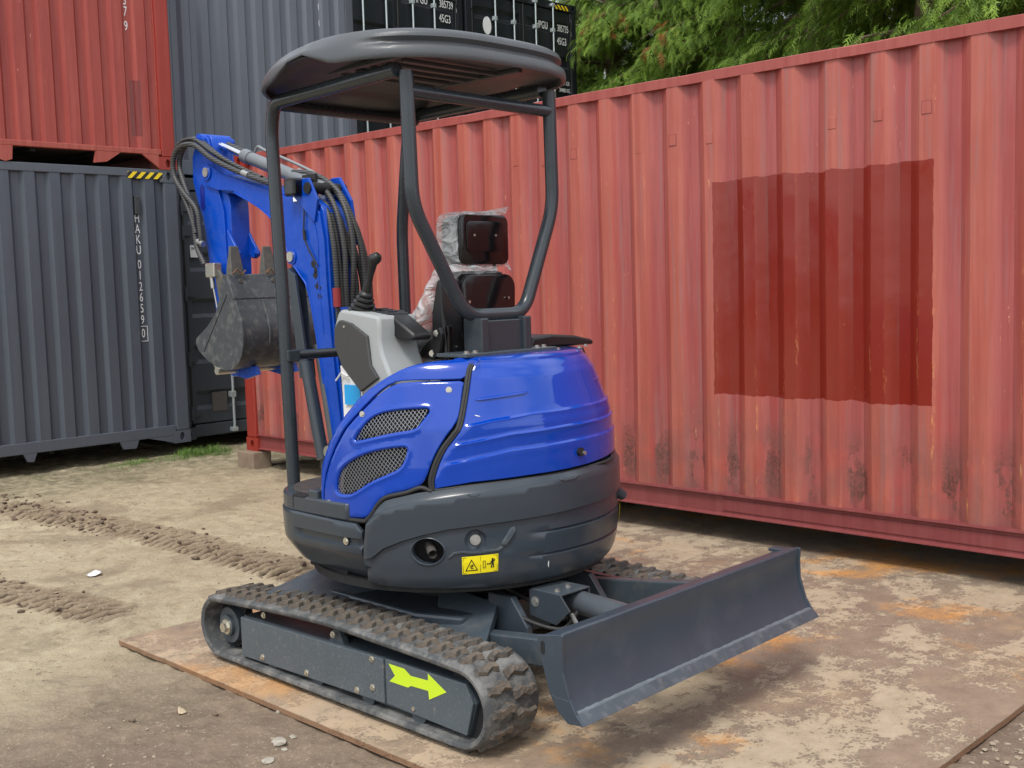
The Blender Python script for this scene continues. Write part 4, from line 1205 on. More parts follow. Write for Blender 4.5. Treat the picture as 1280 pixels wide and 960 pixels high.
for V_ in (V1, V2):
    poly = chaikin(V_, 2)
    # backing
    sheet('vent_backing', inset(poly, -.012), lambda t, z, d: hood(t, z, d-.045), M['dark'], side_panel, res=.03, edge=0, rnd=0, thick=.003)
    Vv, Fv = [], []
    pa = np.array(poly); c0 = pa.mean(0)
    for ang in (rad(57), rad(-42)):
        d = np.array((math.cos(ang), math.sin(ang))); nrm = np.array((-d[1], d[0]))
        for k in range(-50, 51):
            o_ = c0+nrm*k*.0122
            ts = np.arange(-.3, .3, .006)
            P_ = o_+ts[:, None]*d
            m = inside(poly, P_)
            i = 0
            while i < len(ts):
                if m[i]:
                    j = i
                    while j+1 < len(ts) and m[j+1]: j += 1
                    if j > i:
                        seg = P_[max(i-1, 0):min(j+2, len(ts)):3]
                        if len(seg) < 2: seg = P_[[i, j]]
                        b = len(Vv); w_ = nrm*.0008
                        for q in seg:
                            for (s1, dd) in ((1, -.0085), (-1, -.0085), (-1, -.0105), (1, -.0105)):
                                Vv.append(hood(q[0]+w_[0]*s1, q[1]+w_[1]*s1, dd))
                        for q in range(len(seg)-1):
                            for e in range(4): Fv.append((b+q*4+e, b+q*4+(e+1) % 4, b+(q+1)*4+(e+1) % 4, b+(q+1)*4+e))
                    i = j+1
                else: i += 1
    put('grille', mesh_from('grille', Vv, Fv), M['grille'], side_panel)
def radial(t): a = max(0, t)/.65; return Vector((-math.cos(a), -math.sin(a), .08))
for (t, z) in ((.512, 1.177), (.155, 1.092), (-.006, .757)):
    bolt(hood(t, z, .001), radial(t), .0075, .006, M['zinc'], side_panel)
    P_ = [Vector(hood(t+.013*math.cos(a*math.pi/8), z+.013*math.sin(a*math.pi/8), -.001)) for a in range(17)]

# ---- rear hood with pressed crease lines
SEAM = [(.444, .828), (.441, .862), (.46, .92), (.487, .971), (.529, 1.022), (.55, 1.053), (.576, 1.15), (.597, 1.235), (.612, 1.262)]
def lineB(t): return float(np.interp(t, [.549, .675, .828, 1.1], [1.050, 1.069, 1.083, 1.087]))
def lineC(t): return float(np.interp(t, [.50, .534, .741, .989], [.983, .989, 1.018, 1.026]))
def lineD(t): return float(np.interp(t, [.46, .532, .737, 1.022], [.914, .926, .960, .968]))
def hood_off(t, z):
    d = 0.0
    fade = max(0, min(1, (t-.50)/.04))
    for f in (lineB, lineC, lineD):
        u = f(t)-z      # below the line the skin stands out
        d += .0052*max(0, min(1, u/.007))*math.exp(-max(0, u-.007)/.035)
    # upper facet break
    if z > 1.215: d -= .18*(z-1.215)**1.0*.35
    return d
ts = np.linspace(.47, 2.55, 60)
lines = []
for f in (lineB, lineC, lineD):
    for dz in (.001, -.0065): lines.append([(t, f(t)+dz) for t in np.linspace(.47, 2.5, 70)])
lines.append([(t, 1.215) for t in np.linspace(.61, 2.5, 60)])
bot = [(.59, .849), (.80, .858), (1.1, .864), (1.37, .871), (2.0, .871), (2.50, .865)]
REAR = [(s[0]+.012, s[1]) for s in SEAM]+[(.645, 1.276), (.9, 1.281), (1.5, 1.281), (2.45, 1.281), (2.5, 1.26)]+bot[::-1]
def build_rear():
    zb = lambda t: float(np.interp(t, [.44, .59, .80, 1.1, 1.37, 2.5], [.829, .849, .858, .864, .871, .871]))
    rows = []
    def add(f, d): rows.append((f, d))
    def between(f0, f1, n, d0, d1):
        for k in range(1, n): rows.append(((lambda t, f0=f0, f1=f1, u=k/n: f0(t)*(1-u)+f1(t)*u), d0+(d1-d0)*(k/n)))
    add(zb, -.004); add(lambda t: zb(t)+.003, 0); 
    prev = lambda t: zb(t)+.003
    for f in (lineD, lineC, lineB):
        lo = lambda t, f=f: f(t)-.0075; hi = lambda t, f=f: f(t)+.0005
        between(prev, lo, 5, .0, .0055)
        add(lo, .0078); add(lambda t, f=f: f(t)-.0058, .0075); add(hi, .0004); add(lambda t, f=f: f(t)+.0025, .0)
        prev = lambda t, f=f: f(t)+.0025
    c1_ = lambda t: 1.205
    between(prev, c1_, 6, 0, 0); add(c1_, 0); add(lambda t: 1.215, -.0006)
    between(lambda t: 1.215, lambda t: 1.262, 4, -.003, -.014); add(lambda t: 1.262, -.016); add(lambda t: 1.272, -.019); add(lambda t: 1.279, -.023); add(lambda t: 1.282, -.028)
    zs = [q[1] for q in SEAM]+[1.283]; tl_ = [q[0]+.010 for q in SEAM]+[.640]
    NC = 110; V = []
    for side in (0, 1):
        for f, d in rows:
            for c_ in range(NC):
                u = (c_/(NC-1))**1.15; t = 1.0
                for _ in range(5):
                    z = f(t); t = float(np.interp(z, zs, tl_))*(1-u)+2.5*u
                fade = max(0, min(1, (t-np.interp(z, zs, tl_)-.004)/.03))
                V.append(hood(t, z, d*fade-(.010 if side else 0)-(.004 if c_ == 0 else 0)))
    F = []; nr = len(rows); N_ = nr*NC
    for j in range(nr-1):
        for i in range(NC-1):
            a = j*NC+i; F += [(a, a+1, a+NC+1, a+NC), (N_+a, N_+a+NC, N_+a+NC+1, N_+a+1)]
    for i in range(NC-1):
        F.append((i, N_+i, N_+i+1, i+1)); a = (nr-1)*NC+i; F.append((a, a+1, N_+a+1, N_+a))
    for j in range(nr-1):
        a = j*NC; F.append((a, a+NC, N_+a+NC, N_+a)); a = j*NC+NC-1; F.append((a, N_+a, N_+a+NC, a+NC))
    return put('rear_hood', mesh_from('rear_hood', V, F, 24), M['blue'], EX)
rear_hood = build_rear()
# raised rib above the creases and a scuff on the paint
def ribbon(name, pts, fn, w, h, mat, parent, n=10, base=0.0):
    P = [Vector((p[0], p[1])) for p in pts]; path = []
    for i in range(len(P)-1):
        for k in range(n): path.append(P[i].lerp(P[i+1], k/n))
    path.append(P[-1])
    V, F = [], []; m = len(path)
    for i, p in enumerate(path):
        t_ = (path[min(i+1, m-1)]-path[max(i-1, 0)]).normalized(); nn = Vector((-t_.y, t_.x))
        e = min(1, min(i, m-1-i)/1.5+.15)
        for (u, d) in ((1, -.002), (.55, h), (-.55, h), (-1, -.002)):
            q = p+nn*w*.5*u*e; V.append(fn(q.x, q.y, d*e+base))
    for i in range(m-1):
        for k in range(3): F.append((i*4+k, i*4+k+1, (i+1)*4+k+1, (i+1)*4+k))
        F.append((i*4+3, i*4, (i+1)*4, (i+1)*4+3))
    F += [(0, 1, 2, 3), tuple((m-1)*4+k for k in (3, 2, 1, 0))]
    return put(name, mesh_from(name, V, F, 50), mat, parent)
ribbon('rib', [(.612, 1.139), (.72, 1.147), (.842, 1.156)], hood, .012, .007, M['blue'], rear_hood)
ribbon('rib', [(1.30, 1.164), (1.50, 1.166)], hood, .006, .003, M['blue'], rear_hood)
ribbon('scuff', [(.607, 1.086), (.628, 1.080)], hood, .004, .0008, M['white'], rear_hood, 4, .001)
# latch with round lock
kp = Vector(hood(1.045, .917, .0)); kd = radial(1.045)
rod('latch', kp-kd*.004+Vector((0, 0, 0)), kp+kd*.016, .016, M['black'], rear_hood, 20)
rod('lock_barrel', kp+kd*.010+Vector((.012, 0, -.006)), kp+kd*.022+Vector((.012, 0, -.006)), .008, M['steel'], rear_hood, 14)
# seam between panel and hood, dark rubber
seam_pts = [(t-.004, z, -.004) for t, z in SEAM][::-1]+[(.438, .822, -.002), (.402, .835, 0), (.349, .817, .001), (.273, .799, .001), (.237, .772, .001), (.210, .735, .001), (.185, .712, .001), (.16, .705, .001), (-.02, .704, .001)]
path = catmull([hood(*p) for p in seam_pts], 5)
tube('rubber_seal', path, .0085, M['rubber'], EX, 8)
path = catmull([hood(t+.006, z, -.003) for t, z in SEAM][::-1]+[hood(t, z-.012, -.006) for t, z in [(.47, .838)]+bot[:-1]], 4)
tube('rubber_seal', path, .006, M['rubber'], EX, 8)
# right corner seam line of the hood
tube('panel_seam', [hood(t, z, .0005) for t, z in ((1.62, 1.278), (1.66, 1.20), (1.70, 1.10))], .0035, M['rubber'], EX, 6)

# top cover, slightly crowned, and the closed body inside
def plan(R, n=64, y_front=3.30):
    P = [(CX-R, y_front+.0), (CX-R, CY)]
    P = [(CX-R, y_front)] if y_front > CY else []
    a0 = 0 if y_front >= CY else math.asin(min(1, (CY-y_front)/R))
    P += [(CX-R*math.cos(a), CY-R*math.sin(a)) for a in np.linspace(a0, math.pi-a0, n)]
    if y_front > CY: P.append((CX+R, y_front))
    return P
V, F = [], []
levels = [(.530, 1.262), (.526, 1.276), (.514, 1.284), (.49, 1.287), (.44, 1.288)]
for (R, z) in levels:
    for p in plan(R, 64, 3.05): V.append((p[0], p[1], z))
m = 64
for j in range(len(levels)-1):
    for i in range(m-1): F.append((j*m+i, j*m+i+1, (j+1)*m+i+1, (j+1)*m+i))
F.append(tuple(range((len(levels)-1)*m, len(levels)*m)))
put('top_cover', mesh_from('top_cover', V, F, 40), M['blue'], EX)
prism('inner_body', plan(.585, 40, 3.2)[::-1], 2, .80, 1.08, M['dark'], EX)
prism('inner_body', plan(.50, 40, 3.10)[::-1], 2, 1.08, 1.262, M['dark'], EX)
# box under the seat following the hood outline
prof = [(3.47, .78), (3.46, .88), (3.42, .98), (3.36, 1.06), (3.30, 1.12), (3.24, 1.165), (3.17, 1.20), (3.17, .78)]
prism('seat_base', prof, 0, 2.69, 3.60, M['grey'], EX, bevel=.01)

# ---- counterweight skirt
def g1(t): return float(np.interp(t, [.165, .193, .255, .325, .404, .496, .653, .824, 1.036, 1.293], [.53, .566, .612, .642, .666, .686, .700, .707, .715, .717]))
def skirt_off(t, z):
    d = 0.0
    u = g1(t)-z
    if u > 0: d -= .013*min(1, u/.005)*math.exp(-max(0, u-.005)/.12)
    for (zz, t0) in ((.646, .78), (.561, .74)):
        a = max(0, min(1, (t-t0)/.15)); w_ = abs(z-zz)
        d -= .008*a*max(0, 1-w_/.006)
        d += .003*a*(1 if zz-.05 < z < zz-.006 else 0)*max(0, 1-(zz-z)/.05)
    # hollow around the tie-down bolt
    rr_ = math.hypot((t-.592)/.040, (z-.640)/.040)
    if rr_ < 1: d -= .016*(1-rr_**6)
    # scooped pocket right of it
    if .60 < t < .72 and .604 < z < .66:
        d -= .004
    return d
SK_TOP = [(.185, .696), (.226, .731), (.264, .755), (.355, .782), (.5, .805), (.62, .816), (.78, .826), (.95, .834), (1.2, .838), (2.2, .838), (2.5, .835)]
SK_BOT = [(.152, .462), (.362, .455), (.576, .452), (1.1, .455), (2.2, .455), (2.5, .46)]
SK_TOP = [(p.x, p.y) for p in catmull([(a, b, 0) for a, b in SK_TOP], 5)]
SK = SK_TOP+SK_BOT[::-1]+[(.165, .512), (.166, .586), (.178, .65)]
EXH = [(.42+.058*math.cos(a*math.pi/10), .604+.047*math.sin(a*math.pi/10)) for a in range(20)]
lines = [[(t, g1(t)+dz) for t in np.linspace(.2, 2.4, 120)] for dz in (.0006, -.0054)]
for zz in (.646, .561):
    for dz in (.006, 0, -.006): lines.append([(t, zz+dz) for t in np.linspace(.76, 2.4, 70)])
lines.append([(.592+.040*math.cos(a*math.pi/10), .64+.040*math.sin(a*math.pi/10)) for a in range(20)]+[(.632, .64)])
lines.append([(.592+.033*math.cos(a*math.pi/10), .64+.033*math.sin(a*math.pi/10)) for a in range(20)]+[(.625, .64)])
lines.append([(t, .50) for t in np.linspace(.17, 2.4, 60)])
cw = sheet('counterweight', SK, skirt, M['grey'], EX, holes=[EXH], lines=lines, off=skirt_off, res=.020, edge=.005, rnd=1, thick=.03, smooth=42)
# ledge on top of it, up to the hood
V, F = [], []
T_ = np.linspace(.19, 2.45, 90)
zt = lambda t: float(np.interp(t, [p[0] for p in SK_TOP], [p[1] for p in SK_TOP]))
zin = lambda t: float(np.interp(t, [.19, .208, .233, .271, .349, .404, .441, .59, .80, 1.1, 1.37, 2.5], [.712, .735, .766, .795, .813, .826, .828, .846, .855, .860, .866, .866]))-.006
for t in T_:
    a, b = zt(t), zin(t)
    V += [skirt(t, a-.001, -.002), skirt(t, a+.003, -.005), hood(t, max(b, a+.006), .004), hood(t, max(b, a+.006)-.01, -.05), skirt(t, a-.03, -.05)]
n5 = len(T_)
for i in range(n5-1):
    for k in range(5): F.append((i*5+k, i*5+(k+1) % 5, (i+1)*5+(k+1) % 5, (i+1)*5+k))
put('counterweight_ledge', mesh_from('counterweight_ledge', V, F, 35), M['grey'], EX)
for (t, w_) in ((.589, .022), (.967, .045)):
    V = []; F = []
    pts_ = [(t+w_*math.cos(a*math.pi/8), zt(t)+.006+.012*math.sin(a*math.pi/8)) for a in range(17)]
    ribbon('notch', [(t-w_, zt(t)-.002), (t-w_*.5, zt(t)-.009), (t+w_*.5, zt(t)-.008), (t+w_, zt(t)+.0)], skirt, .006, .003, M['grey_frame'], cw, 5)
    box_c = Vector(skirt(t, zt(t)+.006, -.018))
# exhaust recess and tail pipe
sheet('exhaust_recess', [(.42+.075*math.cos(a*math.pi/10), .604+.062*math.sin(a*math.pi/10)) for a in range(20)], lambda t, z, d: skirt(t, z, d-.07), M['dark'], cw, res=.03, edge=0, rnd=0, thick=.003)
c0 = Vector(skirt(.415, .615, -.065)); c1 = Vector(skirt(.440, .597, .004)); c1m = c0.lerp(c1, .5)
V, F = tube_vf([c0, c1m, c1], .017, 18, cap=False); V2_, F2_ = tube_vf([c1, c1m, c0], .0145, 18, cap=False)
n0 = len(V); V = list(V)+list(V2_); F = F+[tuple(i+n0 for i in f) for f in F2_]
for k in range(18):
    a_, b_ = 2*18+k, 2*18+(k+1) % 18
put('exhaust_pipe', mesh_from('exhaust_pipe', V, F, 60), simple('hot_steel', (0.15, 0.14, 0.13), 0.5, 0.5, 0.3, 30), cw)
V, F = [], []
for k in range(24):
    a = 2*math.pi*k/24; cc, ss = math.cos(a), math.sin(a)
    for (f_, d) in ((1.0, .0), (1.05, .004), (1.12, .003), (1.16, -.003)):
        V.append(skirt(.42+.058*f_*cc, .604+.047*f_*ss, skirt_off(.42+.058*f_*cc, .604+.047*f_*ss)+d))
for k in range(24):
    for e in range(3): F.append((k*4+e, k*4+e+1, ((k+1) % 24)*4+e+1, ((k+1) % 24)*4+e))
put('exhaust_rim', mesh_from('exhaust_rim', V, F, 60), M['grey'], cw)
bolt(skirt(.592, .640, -.020), radial(.592), .013, .012, M['steel'], cw, 'tie_down_bolt')
ribbon('moulded_lip', [(.490, .578), (.505, .590), (.515, .598), (.546, .601), (.575, .597), (.610, .596), (.633, .599), (.674, .601), (.692, .612)], skirt, .010, .0075, M['grey_frame'], cw, 5, -.008)  # lighter grey than the skirt paints in the sky highlight on the bevel
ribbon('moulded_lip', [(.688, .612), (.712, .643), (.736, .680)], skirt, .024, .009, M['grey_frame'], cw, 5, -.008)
# warning label: yellow field, two pictograms
def decal(name, poly, fn, d, mat, parent):
    """poly = four corners in (t, z): bent with the shell, thin"""
    A, B, C_, D_ = [np.array(p) for p in poly]; n, m_ = 14, 6; V = []
    for dd in (d, d-.0008):
        for j in range(m_+1):
            for i in range(n+1):
                u, w = i/n, j/m_; p = (A*(1-u)+B*u)*(1-w)+(D_*(1-u)+C_*u)*w
                V.append(fn(p[0], p[1], dd))
    F = []; N_ = (n+1)*(m_+1)
    for j in range(m_):
        for i in range(n):
            a = j*(n+1)+i; F += [(a, a+1, a+n+2, a+n+1), (N_+a, N_+a+n+1, N_+a+n+2, N_+a+1)]
    return put(name, mesh_from(name, V, F), mat, parent)
sk_l = lambda t, z, d: skirt(t, z, d+.0035)
LB = [(.541, .5165), (.671, .522), (.671, .588), (.541, .583)]
lab = decal('warning_label', LB, sk_l, -.0035, M['yellow'], cw)
def L(u, w): return (.541+.130*u, .5165+.0055*u+.066*w)
def stroke(name, pts, w, closed=False):
    P = [L(*p) for p in pts]
    if closed: P = P+[P[0]]
    V, F = [], []
    for i in range(len(P)-1):
        a, b = Vector(P[i]), Vector(P[i+1]); d = (b-a).normalized(); nn = Vector((-d.y, d.x))*w*.5; a = a-d*w*.3; b = b+d*w*.3
        k = len(V)
        for q in (a+nn, b+nn, b-nn, a-nn): V.append(skirt(q.x, q.y, .0012))
        for q in (a+nn, b+nn, b-nn, a-nn): V.append(skirt(q.x, q.y, -.001))
        F += [(k, k+1, k+2, k+3), (k+7, k+6, k+5, k+4), (k, k+4, k+5, k+1), (k+1, k+5, k+6, k+2), (k+2, k+6, k+7, k+3), (k+3, k+7, k+4, k)]
    return put(name, mesh_from(name, V, F), M['ink'], lab)
stroke('pictogram', [(.10, .20), (.42, .20), (.26, .80)], .0030, True)
stroke('pictogram', [(.22, .42), (.25, .50), (.30, .52), (.27, .40), (.24, .34), (.30, .30)], .0028)
stroke('pictogram', [(.505, .06), (.505, .94)], .0012)
stroke('pictogram', [(.03, .05), (.97, .05), (.97, .95), (.03, .95)], .0012, True)
stroke('pictogram', [(.58, .28), (.64, .28), (.64, .68), (.58, .68)], .0016, True)
stroke('pictogram', [(.69, .49), (.715, .49)], .0045)
stroke('pictogram', [(.745, .49), (.77, .49)], .0045)
stroke('pictogram', [(.84, .76), (.845, .72)], .0070)
stroke('pictogram', [(.84, .66), (.84, .46)], .0080)
stroke('pictogram', [(.82, .46), (.81, .26)], .0038)
stroke('pictogram', [(.86, .46), (.87, .26)], .0038)
stroke('pictogram', [(.80, .62), (.78, .50)], .0028)
stroke('pictogram', [(.88, .62), (.90, .72)], .0028)
decal('warning_label', [(1.42, .585), (1.52, .585), (1.52, .65), (1.42, .65)], skirt, .001, M['yellow'], cw)
ribbon('paint_chip', [(.876, .508), (.874, .535)], skirt, .006, .0006, M['white'], cw, 3)
rod('tow_eye', skirt(1.47, .70, -.02), skirt(1.50, .67, .012), .022, M['grey'], cw, 14)
# underside of the house
V, F = tube_vf([(CX, CY, .44), (CX, CY, .47)], .60, 48); put('house_floor', mesh_from('house_floor', V, F), M['dark'], EX)
prism('house_floor', [(2.58, 3.43), (3.75, 3.43), (3.72, 3.84), (2.74, 3.84), (2.62, 3.72)], 2, .46, .52, M['dark'], EX)

# ---- left lower panel with the pressed groove, wrapping round to the front
def low_off(t, z):
    d = 0.0
    zc = .6235; hz_ = .0175
    if t > -.24:
        a = min(1, max(0, (t+.215)/.02))
        zz = abs(z-zc)
        d -= .013*a*max(0, min(1, (hz_-zz)/.006+.0))
    return d
LOW = [(.172, .694), (.05, .699), (-.20, .703), (-.42, .706), (-.62, .706), (-1.6, .706), (-1.6, .50), (-.62, .50), (-.42, .50), (-.30, .495), (-.20, .488), (-.05, .480), (.08, .472), (.144, .464), (.158, .512), (.160, .586)]
lines = [[(t, z) for t in np.linspace(-.215, .155, 24)] for z in (.641, .635, .612, .606)]
lines += [[(t, .587) for t in np.linspace(-1.5, .15, 60)], [(t, .583) for t in np.linspace(-1.5, .15, 60)]]
def low_fn(t, z, d):
    # lower edge is chamfered inwards
    ch = .0 if z > .585 else (.585-z)*.52
    return skirt_front(t, z, d-ch)
low = sheet('lower_side_panel', LOW, low_fn, M['grey'], EX, lines=lines, off=low_off, res=.020, edge=.004, rnd=1, thick=.015, smooth=42)
bolt(skirt_front(.087, .624, -.006), (-1, 0, 0), .0095, .007, M['zinc'], low)
# deck rim, floor plate and mat
def deck_poly(inset_, z):
    P = []
    for t in np.linspace(.10, -.62, 26): P.append(skirt_front(t, .72, -inset_)[:2])
    for t in np.linspace(-.7, -1.45, 10): P.append(skirt_front(t, .72, -inset_)[:2])
    P += [(3.78, 3.3), (2.6, 3.3)]
    return P
rim = deck_poly(.006, 0)
prism('deck_rim', rim[::-1], 2, .700, .765, M['grey'], EX, bevel=.008, smooth=30)
M['mat'] = simple('dirty_floor_mat', (0.05, 0.045, 0.043), 0.6, 0, 0.4, 30, bump=0.002, dirt=(0.2, 0.09, 0.07), dirt_amt=0.6)
prism('floor_mat', deck_poly(.045, 0)[::-1], 2, .760, .775, M['mat'], EX, bevel=.004, smooth=30)
box('hinge_block', 2.508, 2.60, 3.50, 3.56, .70, .795, M['grey'], EX, bevel=.006)
box('deck_slot', 2.5055, 2.56, 3.575, 3.66, .712, .768, M['dark'], EX, bevel=.003)
bolt((2.56, 3.53, .795), (0, 0, 1), .008, .006, M['steel'], EX)

# ---- canopy frame
XL, XR, YR, YF = 2.660, 3.412, 3.085, 3.868
def post(name, pts, r=.0265, rr_=.06): return tube(name, round_path(pts, rr_, 7), r, M['tube'], EX, 14)
post('rear_hoop', [(2.664, YR, 2.30), (2.672, YR, 1.835), (2.92, YR+.01, 1.435), (3.235, YR+.01, 1.432), (3.408, YR, 1.85), (3.402, YR, 2.30)], rr_=.075)
post('front_post', [(2.640, YR+.02, 2.305), (2.634, YF-.02, 2.285), (2.640, YF+.015, 2.18), (2.652, YF+.005, 1.45), (2.660, YF, .74)], rr_=.07)
post('front_post', [(3.385, YR+.02, 2.305), (3.400, YF+.05, 2.30), (3.405, YF+.09, 2.16), (3.42, YF+.16, 1.80), (3.42, YF+.15, .74)], rr_=.08)
post('cross_bar', [(2.66, YR+.0, 2.232), (3.41, YR+.0, 2.222)], .024)
post('cross_bar', [(2.64, YF-.02, 2.275), (3.39, YF, 2.275)], .020)
post('grab_bar', [(2.665, YF+.01, 1.286), (3.42, YF+.14, 1.272)], .020)
box('bar_mount', 2.640, 2.70, YF-.03, YF+.03, 1.262, 1.31, M['tube'], EX, bevel=.006)
# pedestal of the rear hoop and its foot plate
box('hoop_pedestal', 2.955, 3.20, YR-.035, YR+.045, 1.288, 1.415, M['tube'], EX, bevel=.004)
box('pedestal_web', 2.945, 2.985, YR-.050, YR+.05, 1.288, 1.425, M['tube'], EX, bevel=.006)
box('pedestal_web', 3.175, 3.215, YR-.050, YR+.05, 1.288, 1.425, M['tube'], EX, bevel=.006)
fp = box('foot_plate', 2.84, 3.33, YR-.075, YR+.09, 1.285, 1.299, M['grey_frame'], EX, bevel=.003)
for xx in (2.862, 2.905, 3.28, 3.24): bolt((xx, YR-.052 if xx < 3.25 else YR-.05, 1.299), (0, 0, 1), .0095, .010, M['steel'], EX)
for (xx, yy) in ((3.44, 2.99), (3.56, 3.06), (3.345, 3.02)): bolt((xx, yy, 1.287), (0, 0, 1), .008, .007, M['steel'], EX)

# ---- canopy roof: one moulded shell with a lip, a groove at the back and a dropped front
CXR, CYR, AX, AY = 3.022, 3.430, .545, .500
def se(a, n=3.2):
    c, s = math.cos(a), math.sin(a)
    return (math.copysign(abs(c)**(2/n), c), math.copysign(abs(s)**(2/n), s))
prof = [(0, 2.398, 0), (.45, 2.396, 0), (.80, 2.390, 0), (.90, 2.380, 0), (.955, 2.362, 0), (.978, 2.336, 0), (.984, 2.331, 0), (1.000, 2.331, 0), (1.006, 2.336, 0), (1.008, 2.348, 0), (1.006, 2.360, 0), (.998, 2.372, 0), (.984, 2.379, 1), (.974, 2.384, 2), (.968, 2.392, 2), (.970, 2.399, 1),
        (.978, 2.406, 0), (.977, 2.416, 0), (.966, 2.427, 0), (.938, 2.436, 0), (.88, 2.443, 0), (.75, 2.449, 0), (.5, 2.453, 0), (.25, 2.455, 0), (0, 2.456, 0)]
NA = 96; V, F = [], []
for (s, z, gr_) in prof:
    for k in range(NA):
        a = 2*math.pi*k/NA; ex, ey = se(a)
        x_ = CXR+AX*s*ex; y_ = CYR+AY*s*ey
        # rear is a little rounder than the front
        if ey < 0: x_ = CXR+AX*s*ex*(1-.10*(abs(ey)**2)); y_ = CYR+AY*s*ey*(1+.02*(1-abs(ex)**2))
        front = max(0, min(1, (y_-3.30)/.60))
        side_ = abs(ex)
        zz = z
        zz -= .075*front**1.8*(z-2.30)/.16*min(1, s*1.05)          # crown falls towards the front
        zz -= .022*front**2
        # arch cut in both long sides where the side rail leaves the shell
        arch = max(0, 1-abs((y_-3.46)/.21))
        arch = arch*arch*(3-2*arch)
        if side_ > .75 and s > .94 and z < 2.41: zz += .058*arch*(2.41-z)/.08*min(1, (s-.94)/.03)
        gmask = 1.0-max(0, min(1, (y_-3.02)/.20)); gmask = gmask*gmask*(3-2*gmask)
        if z > 2.355 and s > .93:
            # where there is no groove the flank is one smooth convex face
            sm = float(np.interp(z, [2.355, 2.372, 2.39, 2.406, 2.420, 2.436], [1.006, 1.001, .992, .978, .962, .935]))
            tgt = sm*(1-gmask)+(s-.010*gr_)*gmask
            x_ = CXR+(x_-CXR)*tgt/s; y_ = CYR+(y_-CYR)*tgt/s
        V.append((x_, y_, zz))
for j in range(len(prof)-1):
    for k in range(NA):
        a, b = j*NA+k, j*NA+(k+1) % NA
        F.append((a, b, b+NA, a+NA))
roof = put('canopy_roof', mesh_from('canopy_roof', V, F, 40), M['canopy'], EX)
bm = bmesh.new(); bm.from_mesh(roof.data); bmesh.ops.remove_doubles(bm, verts=bm.verts, dist=1e-5); bmesh.ops.recalc_face_normals(bm, faces=bm.faces); bm.to_mesh(roof.data); bm.free()
for k in range(5): box('underside_rib', 2.80, 3.28, 3.25+k*.09, 3.27+k*.09, 2.372, 2.388, M['canopy'], roof, bevel=.004)
box('underside_rib', 2.74, 2.765, 3.15, 3.75, 2.374, 2.392, M['canopy'], roof, bevel=.004)
box('underside_rib', 3.30, 3.325, 3.15, 3.75, 2.374, 2.392, M['canopy'], roof, bevel=.004)
# ------------------------------------------------------------------ tracks
def track_path():
    cr, rr_ = (4.196, .148), .132      # sprocket end (outer belt surface)
    ci, ri = (2.712, .160), .143       # idler end
    P = []
    for a in np.linspace(-90, -270, 26):   # front (idler) from bottom round to top
        P.append((ci[0]+ri*math.cos(rad(a)), ci[1]+ri*math.sin(rad(a))))
    top = [(2.712, .303), (2.90, .310), (3.15, .316), (3.40, .322), (3.70, .312), (3.95, .296), (4.17, .280)]
    tt = catmull([(a, b, 0) for a, b in top], 6)
    P += [(p.x, p.y) for p in tt[1:]]
    for a in np.linspace(86, -90, 26):
        P.append((cr[0]+rr_*math.cos(rad(a)), cr[1]+rr_*math.sin(rad(a))))
    for y in np.linspace(4.15, 2.75, 30): P.append((y, .0165))
    out = [P[0]]
    for p in P[1:]:
        if math.hypot(p[0]-out[-1][0], p[1]-out[-1][1]) > .004: out.append(p)
    return out
TP = track_path()
def closed_len(P):
    L = [0]
    for i in range(len(P)): a, b = P[i], P[(i+1) % len(P)]; L.append(L[-1]+math.hypot(b[0]-a[0], b[1]-a[1]))
    return L
TL_ = closed_len(TP)
def at_len(s):
    s %= TL_[-1]; i = max(0, int(np.searchsorted(TL_, s, side='right'))-1); i = min(i, len(TP)-1)
    a, b = TP[i], TP[(i+1) % len(TP)]; u = (s-TL_[i])/(TL_[i+1]-TL_[i])
    # smoothed normal
    s0, s1 = s-.03, s+.03
    return (a[0]+(b[0]-a[0])*u, a[1]+(b[1]-a[1])*u)
def norm_at(s):
    p, q = at_len(s-.02), at_len(s+.02); ty, tz = q[0]-p[0], q[1]-p[1]; L = math.hypot(ty, tz); ty /= L; tz /= L
    # path runs front-bottom -> front -> top -> rear: outward normal is to the left of travel
    return (ty, tz), (-tz, ty)
# check direction of the normal at the top
g = G('dusty_track_rubber')
n1 = g.noise(9, 7, 0.7); n2 = g.noise(45, 5, 0.7)
geo = g.t.nodes.new('ShaderNodeNewGeometry')
c = g.mix(n1, (0.038, 0.042, 0.045), (0.095, 0.101, 0.104))
c = g.mix(g.ramp(n1, 0.45, 0.62, 0, 0.75), c, (0.22, 0.215, 0.20))
c = g.mix(g.ramp(n2, 0.56, 0.72, 0, 0.5), c, (0.22, 0.18, 0.135))
g.color(c); g.rough(0.8); g.bump(g.math('ADD', n1, g.math('MULTIPLY', n2, .6)), .006, .8)
M['track'] = g.m
g = G('mud_worn_lug')
n1 = g.noise(14, 7, 0.72); n2 = g.noise(60, 4, 0.7)
c = g.mix(g.ramp(n1, 0.36, 0.60), (0.050, 0.051, 0.050), (0.155, 0.130, 0.100))
c = g.mix(g.ramp(n2, 0.50, 0.66, 0, 0.55), c, (0.155, 0.085, 0.055))
c = g.mix(g.ramp(n2, 0.30, 0.44, 0.6, 0), c, (0.05, 0.05, 0.05))
g.color(c); g.rough(0.82); g.bump(g.math('ADD', n1, n2), .008, .9)
M['lug'] = g.m
g = G('clean_track_rubber')
n1 = g.noise(6, 7, 0.7)
c = g.mix(g.ramp(n1, .45, .65), (0.045, 0.047, 0.048), (0.15, 0.15, 0.14))
g.color(c); g.rough(.6); M['track_side'] = g.m
lug_me = {}
